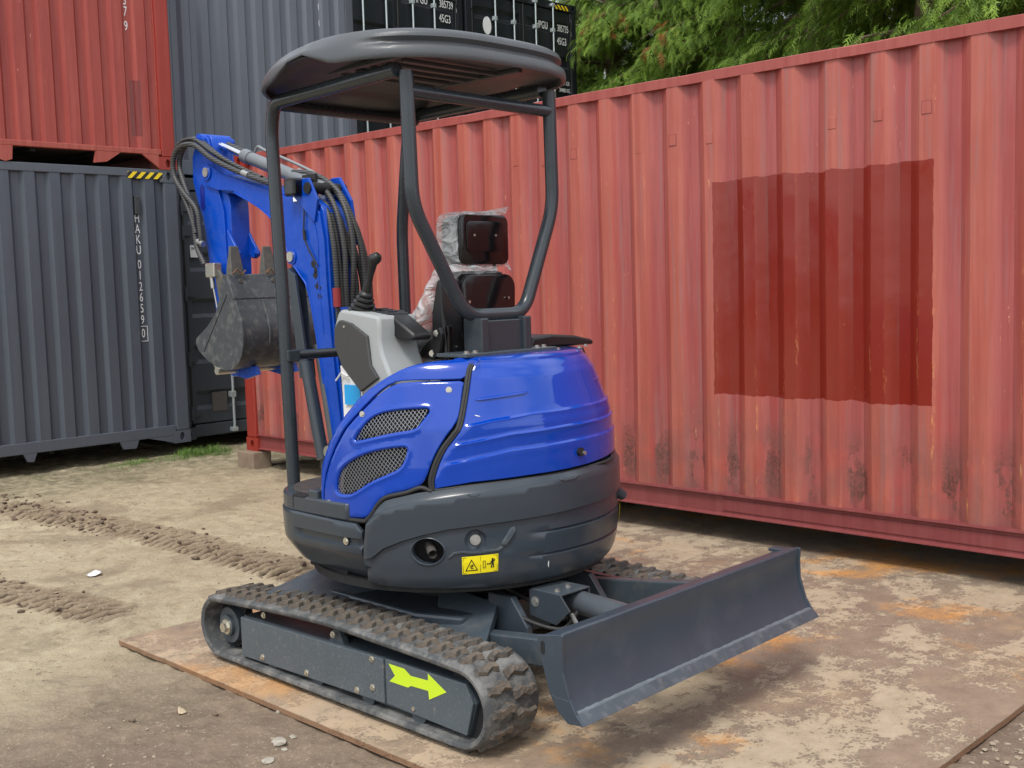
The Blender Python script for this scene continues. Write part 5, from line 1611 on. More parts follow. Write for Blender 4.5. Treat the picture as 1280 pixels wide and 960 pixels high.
def lug_mesh(flip):
    if flip in lug_me: return lug_me[flip]
    top = [(0.024, -.005), (.058, -.014), (.088, .000), (.113, -.008), (.115, .013), (.090, .023), (.058, .010), (0.027, .015)]
    base = [(.019, -.010), (.056, -.020), (.086, -.006), (.119, -.014), (.121, .018), (.092, .030), (.056, .017), (.022, .021)]
    s = -1 if flip else 1
    V = [(s*p[0], p[1], -.002) for p in base]+[(s*p[0], p[1], .0165) for p in top]; n = 8
    F = [tuple(range(n, 2*n)), tuple(range(n-1, -1, -1))]+[(i, (i+1) % n, (i+1) % n+n, i+n) for i in range(n)]
    me = mesh_from('tread_lug', V, F); me.materials.append(M['lug']); lug_me[flip] = me; return me

def make_track(x0, side, label):
    """x0 = outer face x; side=+1 when the outer face looks to -x"""
    W_ = .25; s = side
    X_ = lambda u: x0+s*u
    # belt
    prof = [(0.0, -.003), (.010, .005), (.022, .007), (.09, .004), (.118, -.003), (.125, -.006), (.132, -.003), (.16, .004), (.228, .007), (.240, .005), (.25, -.003), (.25, -.012), (.244, -.020), (.006, -.020), (0.0, -.012)]
    n = 150; V, F = [], []; m = len(prof)
    for i in range(n):
        sl = TL_[-1]*i/n; (y, z) = at_len(sl); (t_, nn) = norm_at(sl)
        for (u, d) in prof: V.append((X_(u), y+nn[0]*(d-.005), z+nn[1]*(d-.005)))
    for i in range(n):
        for k in range(m): F.append((i*m+k, i*m+(k+1) % m, ((i+1) % n)*m+(k+1) % m, ((i+1) % n)*m+k))
    belt = put('rubber_track', mesh_from('rubber_track', V, F, 50), M['track'], EX)
    if label: belt['label'] = label
    # inner guide lugs
    rr = random.Random(int(x0*100)); ng = int(TL_[-1]/.075); pitch = TL_[-1]/ng
    gl = []
    for i in range(ng):
        sl = pitch*(i+.25); (y, z) = at_len(sl); (t_, nn) = norm_at(sl)
        v, f = box_vf(-.018, .018, -.014, .014, -.045, -.018)
        gl.append(([(X_(.125+a), y+t_[0]*b+nn[0]*c_, z+t_[1]*b+nn[1]*c_) for a, b, c_ in v], f))
    v, f = join_vf(gl); o = put('guide_lugs', mesh_from('guide_lugs', v, f), M['rubber'], belt); o['kind'] = 'stuff'
    for i in range(ng):
        for row in (0, 1):
            sl = pitch*(i+(.5 if row else 0)); (y, z) = at_len(sl); (t_, nn) = norm_at(sl)
            me = lug_mesh((row == 1) ^ (s < 0))
            o = bpy.data.objects.new('tread_lug', me); COL.objects.link(o); o.parent = belt
            lx = X_(.002) if row == 0 else X_(.248)
            # local x along +-X, y along the travel, z outward
            flip = 1
            wr = rr.uniform(-.0035, .0); ja = rr.uniform(-.003, .003)
            y += nn[0]*wr+t_[0]*ja; z += nn[1]*wr+t_[1]*ja
            mat = Matrix(((1, 0, 0, lx), (0, t_[0], nn[0], y), (0, t_[1], nn[1], z), (0, 0, 0, 1)))
            o.matrix_local = mat @ Matrix.Rotation(math.pi, 4, 'Z') if False else mat
    # side frame
    fr = prism('track_frame', [(4.045, .05), (4.045, .218), (2.70, .238), (2.66, .175), (2.70, .058)], 0, X_(.040), X_(.20), M['grey_frame'], EX, bevel=.004)
    sp_ = prism('frame_cover', [(4.04, .052), (4.04, .216), (3.118, .2345), (3.118, .072)], 0, X_(.020), X_(.042), M['frame_dusty'], fr, bevel=.003)
    prism('frame_cover', [(3.114, .071), (3.114, .2345), (2.696, .238), (2.664, .176), (2.698, .061)], 0, X_(.026), X_(.042), M['frame_dusty'], fr, bevel=.003)
    if s > 0:
        for (y, z, mm) in [(3.886, .079, 'zinc'), (3.586, .081, 'zinc'), (3.273, .086, 'zinc'), (2.965, .089, 'zinc'), (3.421, .262, 'zinc'), (3.179, .222, 'zinc'), (3.181, .117, 'zinc'), (3.881, .25, 'zinc')]:
            bolt((X_(.020 if y > 3.12 and z < .24 else .03), y, z), (-1, 0, 0), .0085, .008, M[mm], fr)
        ar = [(3.092, .222), (3.008, .222), (2.975, .204), (2.883, .208), (2.882, .232), (2.792, .188), (2.88, .142), (2.883, .172), (2.973, .169), (2.99, .159), (3.09, .159), (3.059, .186)]
        prism('direction_arrow', ar, 0, X_(.0245), X_(.0265), M['lime'], fr)
        ribbon('scratch', [(2.832, .140), (2.812, .122), (2.785, .126)], lambda t, z, d: (X_(.0265)-d, t, z), .004, .0006, M['blade_edge'], fr, 4)
    prism('carrier_bracket', [(3.375, .225), (3.465, .225), (3.44, .275), (3.40, .275)], 0, X_(.045), X_(.07), M['grey_frame'], fr)
    rod('carrier_roller', (X_(.06), 3.42, .262), (X_(.20), 3.42, .262), .032, M['dark'], fr, 20)
    for y in (3.84, 3.54, 3.23, 2.95): rod('track_roller', (X_(.035), y, .072), (X_(.21), y, .072), .038, M['grey_frame'], fr, 20)
    # sprocket with teeth and motor hub
    teeth = []
    for k in range(44):
        a = 2*math.pi*k/44; r_ = .118 if (k % 4) in (0, 1) else .098
        teeth.append((4.196+r_*math.cos(a), .148+r_*math.sin(a)))
    spk = prism('sprocket', teeth, 0, X_(.09), X_(.115), M['dark'], EX)
    rod('hub', (X_(.055), 4.185, .146), (X_(.12), 4.185, .146), .075, M['grey_frame'], spk, 24)
    rod('hub', (X_(.040), 4.185, .146), (X_(.06), 4.185, .146), .045, M['grey_frame'], spk, 20)
    bolt((X_(.040), 4.180, .143), (-s, 0, 0), .0215, .022, M['zinc'], spk, 'hub_nut')
    idl = rod('idler_wheel', (X_(.06), 2.712, .158), (X_(.19), 2.712, .158), .115, M['dark'], EX, 32)
    rod('hub', (X_(.045), 2.712, .158), (X_(.2), 2.712, .158), .04, M['grey_frame'], idl, 20)
make_track(2.465, 1, 'left rubber track with mud and dust on its tread')
make_track(3.865, -1, 'right rubber track with dusty tread')

# ------------------------------------------------------------------ centre frame
prism('center_frame', [(2.78, 3.02), (3.55, 3.02), (3.62, 3.2), (3.62, 3.72), (3.5, 3.86), (2.83, 3.86), (2.71, 3.72), (2.71, 3.2)], 2, .19, .335, M['grey'], EX, bevel=.012)
rod('swing_ring', (CX, CY, .33), (CX, CY, .45), .27, M['dark'], EX, 48)
def wedge(name, quad, th, mat):
    """thin plate through four 3D points, thickened downwards"""
    V = [Vector(p) for p in quad]; V += [p-Vector((0, 0, th)) for p in V]
    F = [(0, 1, 2, 3), (7, 6, 5, 4), (0, 4, 5, 1), (1, 5, 6, 2), (2, 6, 7, 3), (3, 7, 4, 0)]
    return put(name, mesh_from(name, V, F), mat, EX, bevel=.004)
wedge('frame_leg', [(2.93, 3.30, .385), (2.93, 2.98, .365), (2.66, 2.80, .245), (2.64, 3.02, .255)], .05, M['grey_frame'])
wedge('frame_leg', [(2.95, 3.95, .40), (2.95, 3.55, .40), (2.62, 3.62, .30), (2.60, 4.02, .30)], .05, M['grey_frame'])
wedge('frame_leg', [(3.40, 2.98, .355), (3.40, 3.30, .375), (3.70, 3.02, .25), (3.68, 2.80, .24)], .05, M['grey_frame'])
wedge('frame_leg', [(3.38, 3.55, .36), (3.38, 3.95, .36), (3.72, 4.02, .28), (3.70, 3.62, .28)], .05, M['grey_frame'])
box('frame_crossmember', 3.56, 3.60, 2.55, 3.3, .21, .335, M['grey'], EX, bevel=.008)
box('frame_crossmember', 2.70, 2.74, 2.75, 3.3, .20, .27, M['grey'], EX, bevel=.006)
# pivot brackets, cylinder bracket with bolts, fittings
prism('pivot_bracket', [(3.02, .20), (3.02, .40), (2.90, .40), (2.82, .30), (2.82, .20)], 0, 2.92, 2.95, M['grey'], EX, bevel=.004)
prism('pivot_bracket', [(3.02, .20), (3.02, .40), (2.90, .40), (2.82, .30), (2.82, .20)], 0, 3.36, 3.39, M['grey'], EX, bevel=.004)
br = box('cylinder_bracket', 2.985, 3.14, 2.71, 2.86, .421, .428, M['grey_frame'], EX, bevel=.002)
prism('bracket_cheek', [(2.86, .426), (2.71, .426), (2.665, .375), (2.73, .315), (2.86, .33)], 0, 2.978, 2.986, M['grey'], br)
prism('bracket_cheek', [(2.86, .426), (2.71, .426), (2.71, .35), (2.86, .33)], 0, 3.139, 3.147, M['grey'], br)
bolt((3.015, 2.755, .428), (0, 0, 1), .009, .010, M['steel'], br); bolt((3.085, 2.765, .428), (0, 0, 1), .009, .010, M['steel'], br)
bolt((2.976, 2.83, .385), (-1, 0, 0), .013, .005, M['steel'], br)
rod('grease_fitting', (2.985, 2.63, .325), (3.02, 2.69, .35), .009, M['steel'], br, 10)
tube('brake_hose', catmull([(2.95, 3.0, .38), (2.93, 2.85, .33), (2.99, 2.72, .30), (3.04, 2.68, .36)], 6), .008, M['rubber'], EX, 8)
tube('brake_hose', catmull([(3.0, 3.0, .40), (3.03, 2.88, .36), (3.12, 2.78, .33), (3.16, 2.62, .37)], 6), .008, M['rubber'], EX, 8)
# blade arms and cylinder
def arm(x, z0, z1, w=.05):
    V = []
    for (y, zc, h) in ((3.02, z0, .045), (2.60, (z0+z1)/2+.005, .05), (2.33, z1, .055)):
        for (dx, dz) in ((-w/2, -h), (w/2, -h), (w/2, h), (-w/2, h)): V.append((x+dx, y, zc+dz))
    F = [(0, 1, 2, 3), (11, 10, 9, 8)]
    for j in (0, 4):
        for k in range(4): F.append((j+k, j+4+k, j+4+(k+1) % 4, j+(k+1) % 4))
    return put('blade_arm', mesh_from('blade_arm', V, F), M['grey_frame'], EX, bevel=.006)
arm(2.83, .235, .315, .06); arm(3.47, .30, .385, .05)
cy = rod('blade_cylinder', (3.12, 2.84, .372), (3.075, 2.42, .368), .044, M['cyl_dark'], EX, 24)
rod('piston_rod', (3.075, 2.42, .368), (3.07, 2.33, .366), .020, M['chrome'], cy, 16)
rod('cylinder_cap', (3.122, 2.865, .372), (3.118, 2.82, .372), .049, M['grey'], cy, 24)

# ------------------------------------------------------------------ dozer blade
SK_ = .023
def bsk(P, x): return [(y+(x-2.465)*SK_, z-(x-2.465)*.004) for y, z in P]
xa, xb = 2.475, 3.885
front = [(2.250, .4985), (2.262, .488), (2.262, .46), (2.258, .43), (2.249, .385), (2.238, .345), (2.222, .307), (2.200, .272), (2.172, .243)]
back = [(2.188, .238), (2.214, .262), (2.236, .30), (2.252, .34), (2.263, .385), (2.272, .43), (2.275, .455), (2.278, .474), (2.335, .468), (2.338, .4775), (2.262, .4985)]
prof_b = [(2.333, .4785), (2.252, .5000), (2.243, .4965), (2.241, .488), (2.246, .46), (2.247, .43), (2.243, .385), (2.233, .345), (2.218, .307), (2.197, .272), (2.170, .243), (2.182, .238), (2.208, .264), (2.230, .30), (2.246, .345), (2.256, .385), (2.260, .43), (2.260, .470), (2.270, .485), (2.330, .468)]
NX = 26; V, F = [], []; m = len(prof_b)
for i in range(NX):
    x_ = xa+(xb-xa)*i/(NX-1)
    for p in bsk(prof_b, x_): V.append((x_, p[0]+.0012*math.sin(i*1.1), p[1]))
for i in range(NX-1):
    for k in range(m): F.append((i*m+k, i*m+(k+1) % m, (i+1)*m+(k+1) % m, (i+1)*m+k))
F += [tuple(range(m)), tuple(range((NX-1)*m, NX*m))]
bl = put('dozer_blade', mesh_from('dozer_blade', V, F, 35), M['blade'], EX)
# cutting edge with a ragged weld line
V, F = [], []; NX = 60; rr = random.Random(4)
for i in range(NX):
    x_ = xa-.004+(xb-xa+.008)*i/(NX-1); w_ = rr.uniform(-.0015, .0015)
    for p in bsk([(2.190+w_, .2665+w_), (2.1855, .2655+w_), (2.159, .2385), (2.166, .2350), (2.198, .262)], x_): V.append((x_, p[0], p[1]))
for i in range(NX-1):
    for k in range(5): F.append((i*5+k, i*5+(k+1) % 5, (i+1)*5+(k+1) % 5, (i+1)*5+k))
F += [(0, 1, 2, 3, 4), tuple(range((NX-1)*5, NX*5))]
put('cutting_edge', mesh_from('cutting_edge', V, F, 30), M['blade_edge'], bl)
V, F = [], []; rr = random.Random(9); NX = 90
for i in range(NX):
    x_ = xa+(xb-xa)*i/(NX-1); w_ = rr.uniform(-.0010, .0010)
    for p in bsk([(2.197+w_, .2735+w_), (2.1905+w_, .2705), (2.188, .2655), (2.197, .266)], x_): V.append((x_, p[0], p[1]))
for i in range(NX-1):
    for k in range(4): F.append((i*4+k, i*4+(k+1) % 4, (i+1)*4+(k+1) % 4, (i+1)*4+k))
F += [(0, 1, 2, 3), tuple(range((NX-1)*4, NX*4))]
M['weld'] = simple('painted_weld', (0.12, 0.145, 0.165), 0.38, 0, 0.4, 20)
put('weld_line', mesh_from('weld_line', V, F, 50), M['weld'], bl)
endp = [(2.340, .478), (2.335, .4835), (2.243, .5005), (2.236, .497), (2.240, .45), (2.238, .385), (2.213, .307), (2.187, .265), (2.1585, .2385), (2.222, .232), (2.262, .262), (2.293, .31), (2.318, .39)]
e1 = prism('end_plate', bsk(endp, 2.465), 0, 2.463, 2.475, M['blade'], bl, bevel=.002)
e2 = prism('end_plate', bsk(endp, 3.885), 0, 3.885, 3.897, M['blade'], bl, bevel=.002)
v, f = prism_vf([(2.316+.009*math.cos(a), .448+(.012 if math.sin(a) > 0 else -.012)+.009*math.sin(a)) for a in np.linspace(0, 2*math.pi, 16, endpoint=False)], 0, 2.4622, 2.4632)
put('lifting_slot', mesh_from('lifting_slot', v, f), M['dark'], e1)
ribbon('weld_scar', [(2.283, .31), (2.262, .303), (2.240, .305), (2.214, .302)], lambda t, z, d: (2.463-d, t, z), .004, .001, M['blade_edge'], e1, 4)
bx_ = box('gusset', 3.845, 3.895, 2.285+.033, 2.385+.0, .474, .486, M['blade'], bl, bevel=.003)

# ------------------------------------------------------------------ seat
def rbox_vf(x0, x1, y0, y1, z0, z1, r=.03, n=5, pinch=.0):
    """slab in the x-z plane with rounded corners, thickness along y"""
    P = []
    for (cx_, cz_, a0) in ((x1-r, z1-r, 0), (x0+r, z1-r, 90), (x0+r, z0+r, 180), (x1-r, z0+r, 270)):
        for k in range(n+1):
            a = rad(a0+90*k/n); P.append((cx_+r*math.cos(a), cz_+r*math.sin(a)))
    m = len(P); V = []
    cxm, czm = (x0+x1)/2, (z0+z1)/2
    rings = [(y0, .97), (y0+(y1-y0)*.12, 1.0), (y1-(y1-y0)*.35, 1.0), (y1-(y1-y0)*.08, 1-pinch*.5), (y1, 1-pinch)]
    for (y, s) in rings:
        for p in P: V.append((cxm+(p[0]-cxm)*s, y, czm+(p[1]-czm)*s))
    F = []
    for j in range(len(rings)-1):
        for k in range(m): F.append((j*m+k, j*m+(k+1) % m, (j+1)*m+(k+1) % m, (j+1)*m+k))
    F += [tuple(range(m)), tuple(range((len(rings)-1)*m, len(rings)*m))]
    return V, F
def tilt(V, y0, z0, ang):
    c, s = math.cos(ang), math.sin(ang)
    return [(x, y0+(y-y0)*c-(z-z0)*s*-1*-1 if False else y0+(y-y0)*c+(z-z0)*s, z0+(z-z0)*c-(y-y0)*s) for x, y, z in V]
SY = 3.185
sv, sf = rbox_vf(2.985, 3.275, SY, SY+.022, 1.27, 1.588, .055, 6)
seat = put('seat', mesh_from('seat', tilt(sv, SY, 1.29, -.04), sf, 40), M['black_gloss'], EX)
bolt((3.018, SY-.012, 1.485), (0, -1, 0), .006, .003, M['zinc'], seat, washer=False)
bolt((3.232, SY-.012, 1.495), (0, -1, 0), .006, .003, M['zinc'], seat, washer=False)
# padded back, leaning away, drawn to the cushion below
def pad(name, path, xw, th, mat, parent, wob=0, seed=0, smooth=60):
    """sweep a rounded slab along a (y,z) path; xw = half widths along it; th = thickness"""
    rg = random.Random(seed); V, F = [], []; n = len(path); M_ = 20
    for i, (y, z) in enumerate(path):
        p, q = path[max(i-1, 0)], path[min(i+1, n-1)]; ty, tz = q[0]-p[0], q[1]-p[1]; L_ = math.hypot(ty, tz); ny, nz = -tz/L_, ty/L_
        for k in range(M_):
            a = 2*math.pi*k/M_; c, s = math.cos(a), math.sin(a)
            u = math.copysign(abs(c)**.45, c)*xw[i]; d = math.copysign(abs(s)**.6, s)*th[i]
            w_ = wob*rg.uniform(-1, 1)
            V.append((xm[0]+u+w_, y+ny*d+w_*.6, z+nz*d+w_*.5))
    for i in range(n-1):
        for k in range(M_): F.append((i*M_+k, i*M_+(k+1) % M_, (i+1)*M_+(k+1) % M_, (i+1)*M_+k))
    F += [tuple(range(M_)), tuple(range((n-1)*M_, n*M_))]
    return put(name, mesh_from(name, V, F, smooth), mat, parent)
xm = [3.12]
bp_ = catmull([(3.232, 1.598, 0), (3.25, 1.52, 0), (3.275, 1.42, 0), (3.31, 1.33, 0), (3.34, 1.28, 0)], 5)
pad('backrest_pad', [(p.x, p.y) for p in bp_], [.13]*4+[.155]*(len(bp_)-4), [.03]*3+[.045]*(len(bp_)-3), M['black'], seat)
cp_ = catmull([(3.22, 1.32, 0), (3.40, 1.31, 0), (3.58, 1.32, 0), (3.66, 1.30, 0)], 5)
pad('seat_cushion', [(p.x, p.y) for p in cp_], [.20]*len(cp_), [.05]*len(cp_), M['black'], seat)
box('seat_side', 2.90, 2.925, 3.17, 3.24, 1.27, 1.40, M['black_gloss'], seat, bevel=.005)
prism('recliner_bracket', [(3.225, 1.27), (3.255, 1.275), (3.215, 1.375), (3.185, 1.395), (3.172, 1.37), (3.19, 1.30)], 0, 2.868, 2.885, M['black'], seat, bevel=.003)
bolt((2.868, 3.200, 1.372), (-1, -.5, 0), .0085, .006, M['zinc'], seat); bolt((2.868, 3.228, 1.296), (-1, -.5, 0), .0085, .006, M['zinc'], seat)
bolt((2.945, 3.176, 1.318), (0, -1, 0), .005, .003, M['zinc'], seat, washer=False)
prism('seat_back_shell', [(3.175, 1.27), (3.26, 1.27), (3.255, 1.45), (3.22, 1.57), (3.20, 1.575), (3.19, 1.45)], 0, 2.895, 3.0, M['black'], seat, bevel=.008)
# headrest: black rear plate, pad, posts
hv, hf = rbox_vf(3.035, 3.300, SY+.045, SY+.070, 1.628, 1.822, .032, 6)
hr = put('headrest', mesh_from('headrest', hv, hf, 40), M['black_gloss'], EX)
v, f = rbox_vf(3.065, 3.268, SY+.040, SY+.047, 1.675, 1.796, .022, 4)
put('rear_panel', mesh_from('rear_panel', v, f, 40), M['black_gloss'], hr)
for xx in (3.105, 3.222): bolt((xx, SY+.040, 1.742), (0, -1, 0), .0052, .003, M['zinc'], hr, washer=False)
for xx in (3.105, 3.225):
    rod('headrest_post', (xx, SY+.055, 1.575), (xx, SY+.055, 1.66), .006, M['black'], hr, 10)
    box('post_sleeve', xx-.016, xx+.016, SY+.02, SY+.055, 1.578, 1.590, M['black'], hr, bevel=.004)
v, f = rbox_vf(3.035, 3.298, SY+.072, SY+.165, 1.632, 1.820, .04, 6, .10)
put('headrest_pad', mesh_from('headrest_pad', v, f, 60), M['black'], hr)
# crinkled plastic covers
def crinkle(me, amp, scale, seed):
    import mathutils
    off = Vector((seed*3.1, seed*1.7, seed))
    for v in me.vertices:
        n = mathutils.noise.noise_vector((v.co+off)*scale)
        v.co += v.normal*amp*(abs(n.x)*1.6-.4)+n*amp*.35
def subdiv(me, cuts):
    bm = bmesh.new(); bm.from_mesh(me)
    bmesh.ops.triangulate(bm, faces=[f for f in bm.faces if len(f.verts) > 4])
    for _ in range(cuts): bmesh.ops.subdivide_edges(bm, edges=bm.edges[:], cuts=1, use_grid_fill=True)
    bm.to_mesh(me); bm.free(); me.update()
v, f = rbox_vf(3.022, 3.306, SY+.058, SY+.178, 1.618, 1.835, .045, 6, .06)
me = mesh_from('plastic_cover', v, f, 80); subdiv(me, 3); crinkle(me, .006, 26, 1); me.shade_smooth()
put('plastic_cover', me, M['wrap'], hr)
V, F = [], []
cor = [(3.10, SY+.10, 1.832), (3.30, SY+.06, 1.828), (3.312, SY+.05, 1.858), (3.20, SY+.08, 1.838)]
put('plastic_flap', mesh_from('plastic_flap', cor+[(a, b+.002, c_) for a, b, c_ in cor], [(0, 1, 2, 3), (7, 6, 5, 4), (0, 4, 5, 1), (1, 5, 6, 2), (2, 6, 7, 3), (3, 7, 4, 0)]), M['wrap'], hr)
cor = [(3.295, SY+.06, 1.66), (3.318, SY+.05, 1.60), (3.27, SY+.05, 1.628), (3.28, SY+.06, 1.64)]
put('plastic_flap', mesh_from('plastic_flap', cor+[(a, b+.002, c_) for a, b, c_ in cor], [(0, 1, 2, 3), (7, 6, 5, 4), (0, 4, 5, 1), (1, 5, 6, 2), (2, 6, 7, 3), (3, 7, 4, 0)]), M['wrap'], hr)
xm = [3.06]
wp = catmull([(3.222, 1.612, 0), (3.25, 1.56, 0), (3.285, 1.48, 0), (3.335, 1.40, 0), (3.40, 1.33, 0), (3.45, 1.28, 0), (3.47, 1.22, 0)], 6)
nW = len(wp)
wme = pad('plastic_cover', [(p.x, p.y) for p in wp], [.16+.05*min(1, i/(nW*.5)) for i in range(nW)], [.022+.040*min(1, i/(nW*.6)) for i in range(nW)], M['wrap'], seat)
subdiv(wme.data, 1); crinkle(wme.data, .013, 11, 3); crinkle(wme.data, .003, 28, 5); wme.data.shade_smooth()

# ------------------------------------------------------------------ control console (left)
CP = [(3.529, 1.470), (3.545, 1.455), (3.572, 1.402), (3.567, 1.333), (3.52, 1.245), (3.41, 1.146), (3.285, 1.13), (3.225, 1.19), (3.255, 1.245), (3.285, 1.30), (3.300, 1.355), (3.295, 1.40), (3.300, 1.443), (3.44, 1.462)]
co = prism('control_console', CP, 0, 2.672, 2.86, M['casing'], EX, bevel=.012, smooth=40)
prism('console_panel', [(3.525, 1.428), (3.556, 1.398), (3.560, 1.333), (3.515, 1.250), (3.408, 1.160), (3.302, 1.215), (3.344, 1.262), (3.358, 1.371), (3.452, 1.418), (3.51, 1.430)], 0, 2.660, 2.674, M['casing_panel'], co, bevel=.004, smooth=40)
bolt((2.660, 3.49, 1.405), (-1, 0, 0), .005, .003, M['zinc'], co, washer=False)
prism('console_top', [(3.315, 1.442), (3.315, 1.450), (3.44, 1.469), (3.44, 1.460)], 0, 2.74, 2.84, M['black'], co, bevel=.003)
for yy in (3.345, 3.375, 3.405): box('switch', 2.75, 2.80, yy-.010, yy+.010, 1.448+(yy-3.315)*.15, 1.458+(yy-3.315)*.15, M['black_gloss'], co, bevel=.003)
rod('key_switch', (2.80, 3.302, 1.395), (2.80, 3.285, 1.392), .018, M['black'], co, 18)
rod('key_switch', (2.80, 3.286, 1.392), (2.80, 3.274, 1.391), .009, M['steel'], co, 14)
# armrest
av, af = prism_vf([(3.415, 1.452), (3.40, 1.462), (3.34, 1.462), (3.195, 1.378), (3.185, 1.362), (3.20, 1.350), (3.27, 1.352), (3.37, 1.392)], 0, 2.745, 2.835)
put('armrest', mesh_from('armrest', av, af, 40), M['black'], EX, bevel=.014)
# joystick: bellows, stem, grip
def lathe(name, axis0, axis1, prof, mat, parent, seg=20):
    a, b = Vector(axis0), Vector(axis1); d = b-a; L_ = d.length
    v, f = tube_vf([a+d*(p[0]/1.0) for p in prof], [p[1] for p in prof], seg)
    return put(name, mesh_from(name, v, f, 40), mat, parent)
js0, js1 = (2.735, 3.475, 1.452), (2.735, 3.385, 1.672)
P = []
for i in range(5):
    a = i*.075; r_ = .056-.0068*i
    P += [(a, r_*.80), (a+.014, r_), (a+.042, r_), (a+.06, r_*.80)]
P += [(.38, .019), (.42, .020), (.55, .0145), (.66, .0135), (.74, .0155), (.84, .0175), (.92, .0215), (.97, .0205), (1.0, .014)]
joy = lathe('joystick', js0, js1, P, M['black'], EX)
# the grip head leans towards the seat
lathe('grip_head', (2.735, 3.40, 1.645), (2.745, 3.372, 1.672), [(0, .016), (.3, .022), (.7, .022), (1, .014)], M['black'], joy)
tube('safety_lever', catmull([(2.92, 3.83, 1.38), (2.905, 3.845, 1.46), (2.90, 3.845, 1.50)], 4), .008, M['black'], EX, 10)
rod('red_grip', (2.90, 3.845, 1.475), (2.898, 3.845, 1.553), .0165, M['redgrip'], EX, 16)
# right hand lever top beside the seat
lathe('right_joystick', (3.46, 3.78, 1.30), (3.45, 3.69, 1.50), [(0, .03), (.3, .018), (.7, .015), (.85, .022), (.95, .022), (1, .012)], M['black'], EX)
box('right_console', 3.36, 3.56, 3.45, 3.85, 1.05, 1.32, M['casing'], EX, bevel=.02)
# air duct behind the seat on the right
ad = prism('rear_vent_cover', [(3.31, 1.287), (3.32, 1.332), (3.44, 1.340), (3.58, 1.328), (3.69, 1.306), (3.70, 1.285)], 1, 3.13, 3.26, M['black'], EX, bevel=.010, smooth=40)
# bag with papers tied to the console
bag = mesh_from('document_bag', [(2.80, 3.71, 1.24), (2.80, 3.62, 1.20), (2.80, 3.56, 1.11), (2.80, 3.62, 1.03), (2.80, 3.70, 1.02), (2.81, 3.715, 1.12),
                          (2.815, 3.71, 1.24), (2.815, 3.62, 1.20), (2.815, 3.56, 1.11), (2.815, 3.62, 1.03), (2.815, 3.70, 1.02), (2.82, 3.715, 1.12)],
          [(0, 1, 2, 3, 4, 5), (11, 10, 9, 8, 7, 6)]+[(i, (i+1) % 6, (i+1) % 6+6, i+6) for i in range(6)])
bg_ = put('document_bag', bag, M['paper'], EX)
box('printed_cover', 2.796, 2.800, 3.585, 3.685, 1.085, 1.165, M['cyan'], bg_)
tube('cable_tie', [(2.79, 3.73, 1.18), (2.79, 3.69, 1.215), (2.79, 3.65, 1.20)], .004, M['white'], EX, 6)

# ------------------------------------------------------------------ boom, arm and bucket
BO = [(5.030, 2.060), (5.035, 2.12), (5.021, 2.135), (4.80, 2.080), (4.563, 2.025), (4.47, 1.990), (4.36, 1.985), (4.27, 1.955), (4.20, 1.90), (4.178, 1.768), (4.172, 1.565), (4.150, 1.30), (4.125, 1.10), (4.10, .90), (4.06, .70), (4.03, .55),
      (4.17, .55), (4.19, .75), (4.215, .98), (4.245, 1.12), (4.295, 1.40), (4.335, 1.55), (4.385, 1.61), (4.450, 1.655), (4.50, 1.74), (4.583, 1.862), (4.72, 1.945), (4.92, 2.028), (4.99, 2.038)]
BO_s = [(p.x, p.y) for p in catmull([(a, b, 0) for a, b in BO+BO[:1]], 3)][:-1]
boom = prism('boom', BO_s, 0, 3.112, 3.250, M['blue_boom'], EX, bevel=.004, smooth=35)
# side plates standing proud along both cheeks
BP = [(5.190, 2.150), (5.178, 2.178), (5.145, 2.188), (5.10, 2.176), (5.0, 2.125), (4.563, 2.012), (4.46, 1.975), (4.36, 1.970), (4.27, 1.94), (4.215, 1.89), (4.19, 1.768), (4.185, 1.565), (4.165, 1.30), (4.125, .95), (4.06, .60), (4.15, .60), (4.205, .98), (4.235, 1.12), (4.285, 1.40), (4.325, 1.56), (4.38, 1.622), (4.440, 1.668), (4.49, 1.75), (4.575, 1.875), (4.71, 1.958), (4.91, 2.040), (5.05, 2.055), (5.165, 2.09)]
prism('boom_side_plate', BP, 0, 3.100, 3.1125, M['blue_boom'], boom, bevel=.002, smooth=35)
prism('boom_side_plate', BP, 0, 3.2495, 3.262, M['blue_boom'], boom, bevel=.002, smooth=35)
tube('weld_bead', catmull([(3.100, 4.90, 2.032), (3.0995, 4.70, 1.950), (3.0995, 4.57, 1.868), (3.0995, 4.50, 1.77), (3.0995, 4.44, 1.675), (3.0995, 4.385, 1.618), (3.0995, 4.33, 1.555), (3.0995, 4.288, 1.40), (3.0995, 4.237, 1.12)], 5), .0045, M['blue_boom'], boom, 6)
tube('weld_bead', catmull([(3.100, 4.36, 1.95), (3.0995, 4.27, 1.88), (3.0995, 4.235, 1.76), (3.0995, 4.24, 1.60), (3.0995, 4.22, 1.35)], 5), .004, M['blue_boom'], boom, 6)
rod('boom_pin', (3.086, 5.137, 2.150), (3.27, 5.137, 2.150), .024, M['zinc'], boom, 18)
rod('boom_pin', (3.085, 4.440, 1.703), (3.27, 4.440, 1.703), .024, M['zinc'], boom, 18)
rod('pin_boss', (3.094, 4.440, 1.703), (3.112, 4.440, 1.703), .036, M['blue_boom'], boom, 20)
rod('pin_boss', (3.092, 5.137, 2.150), (3.112, 5.137, 2.150), .040, M['blue_boom'], boom, 20)
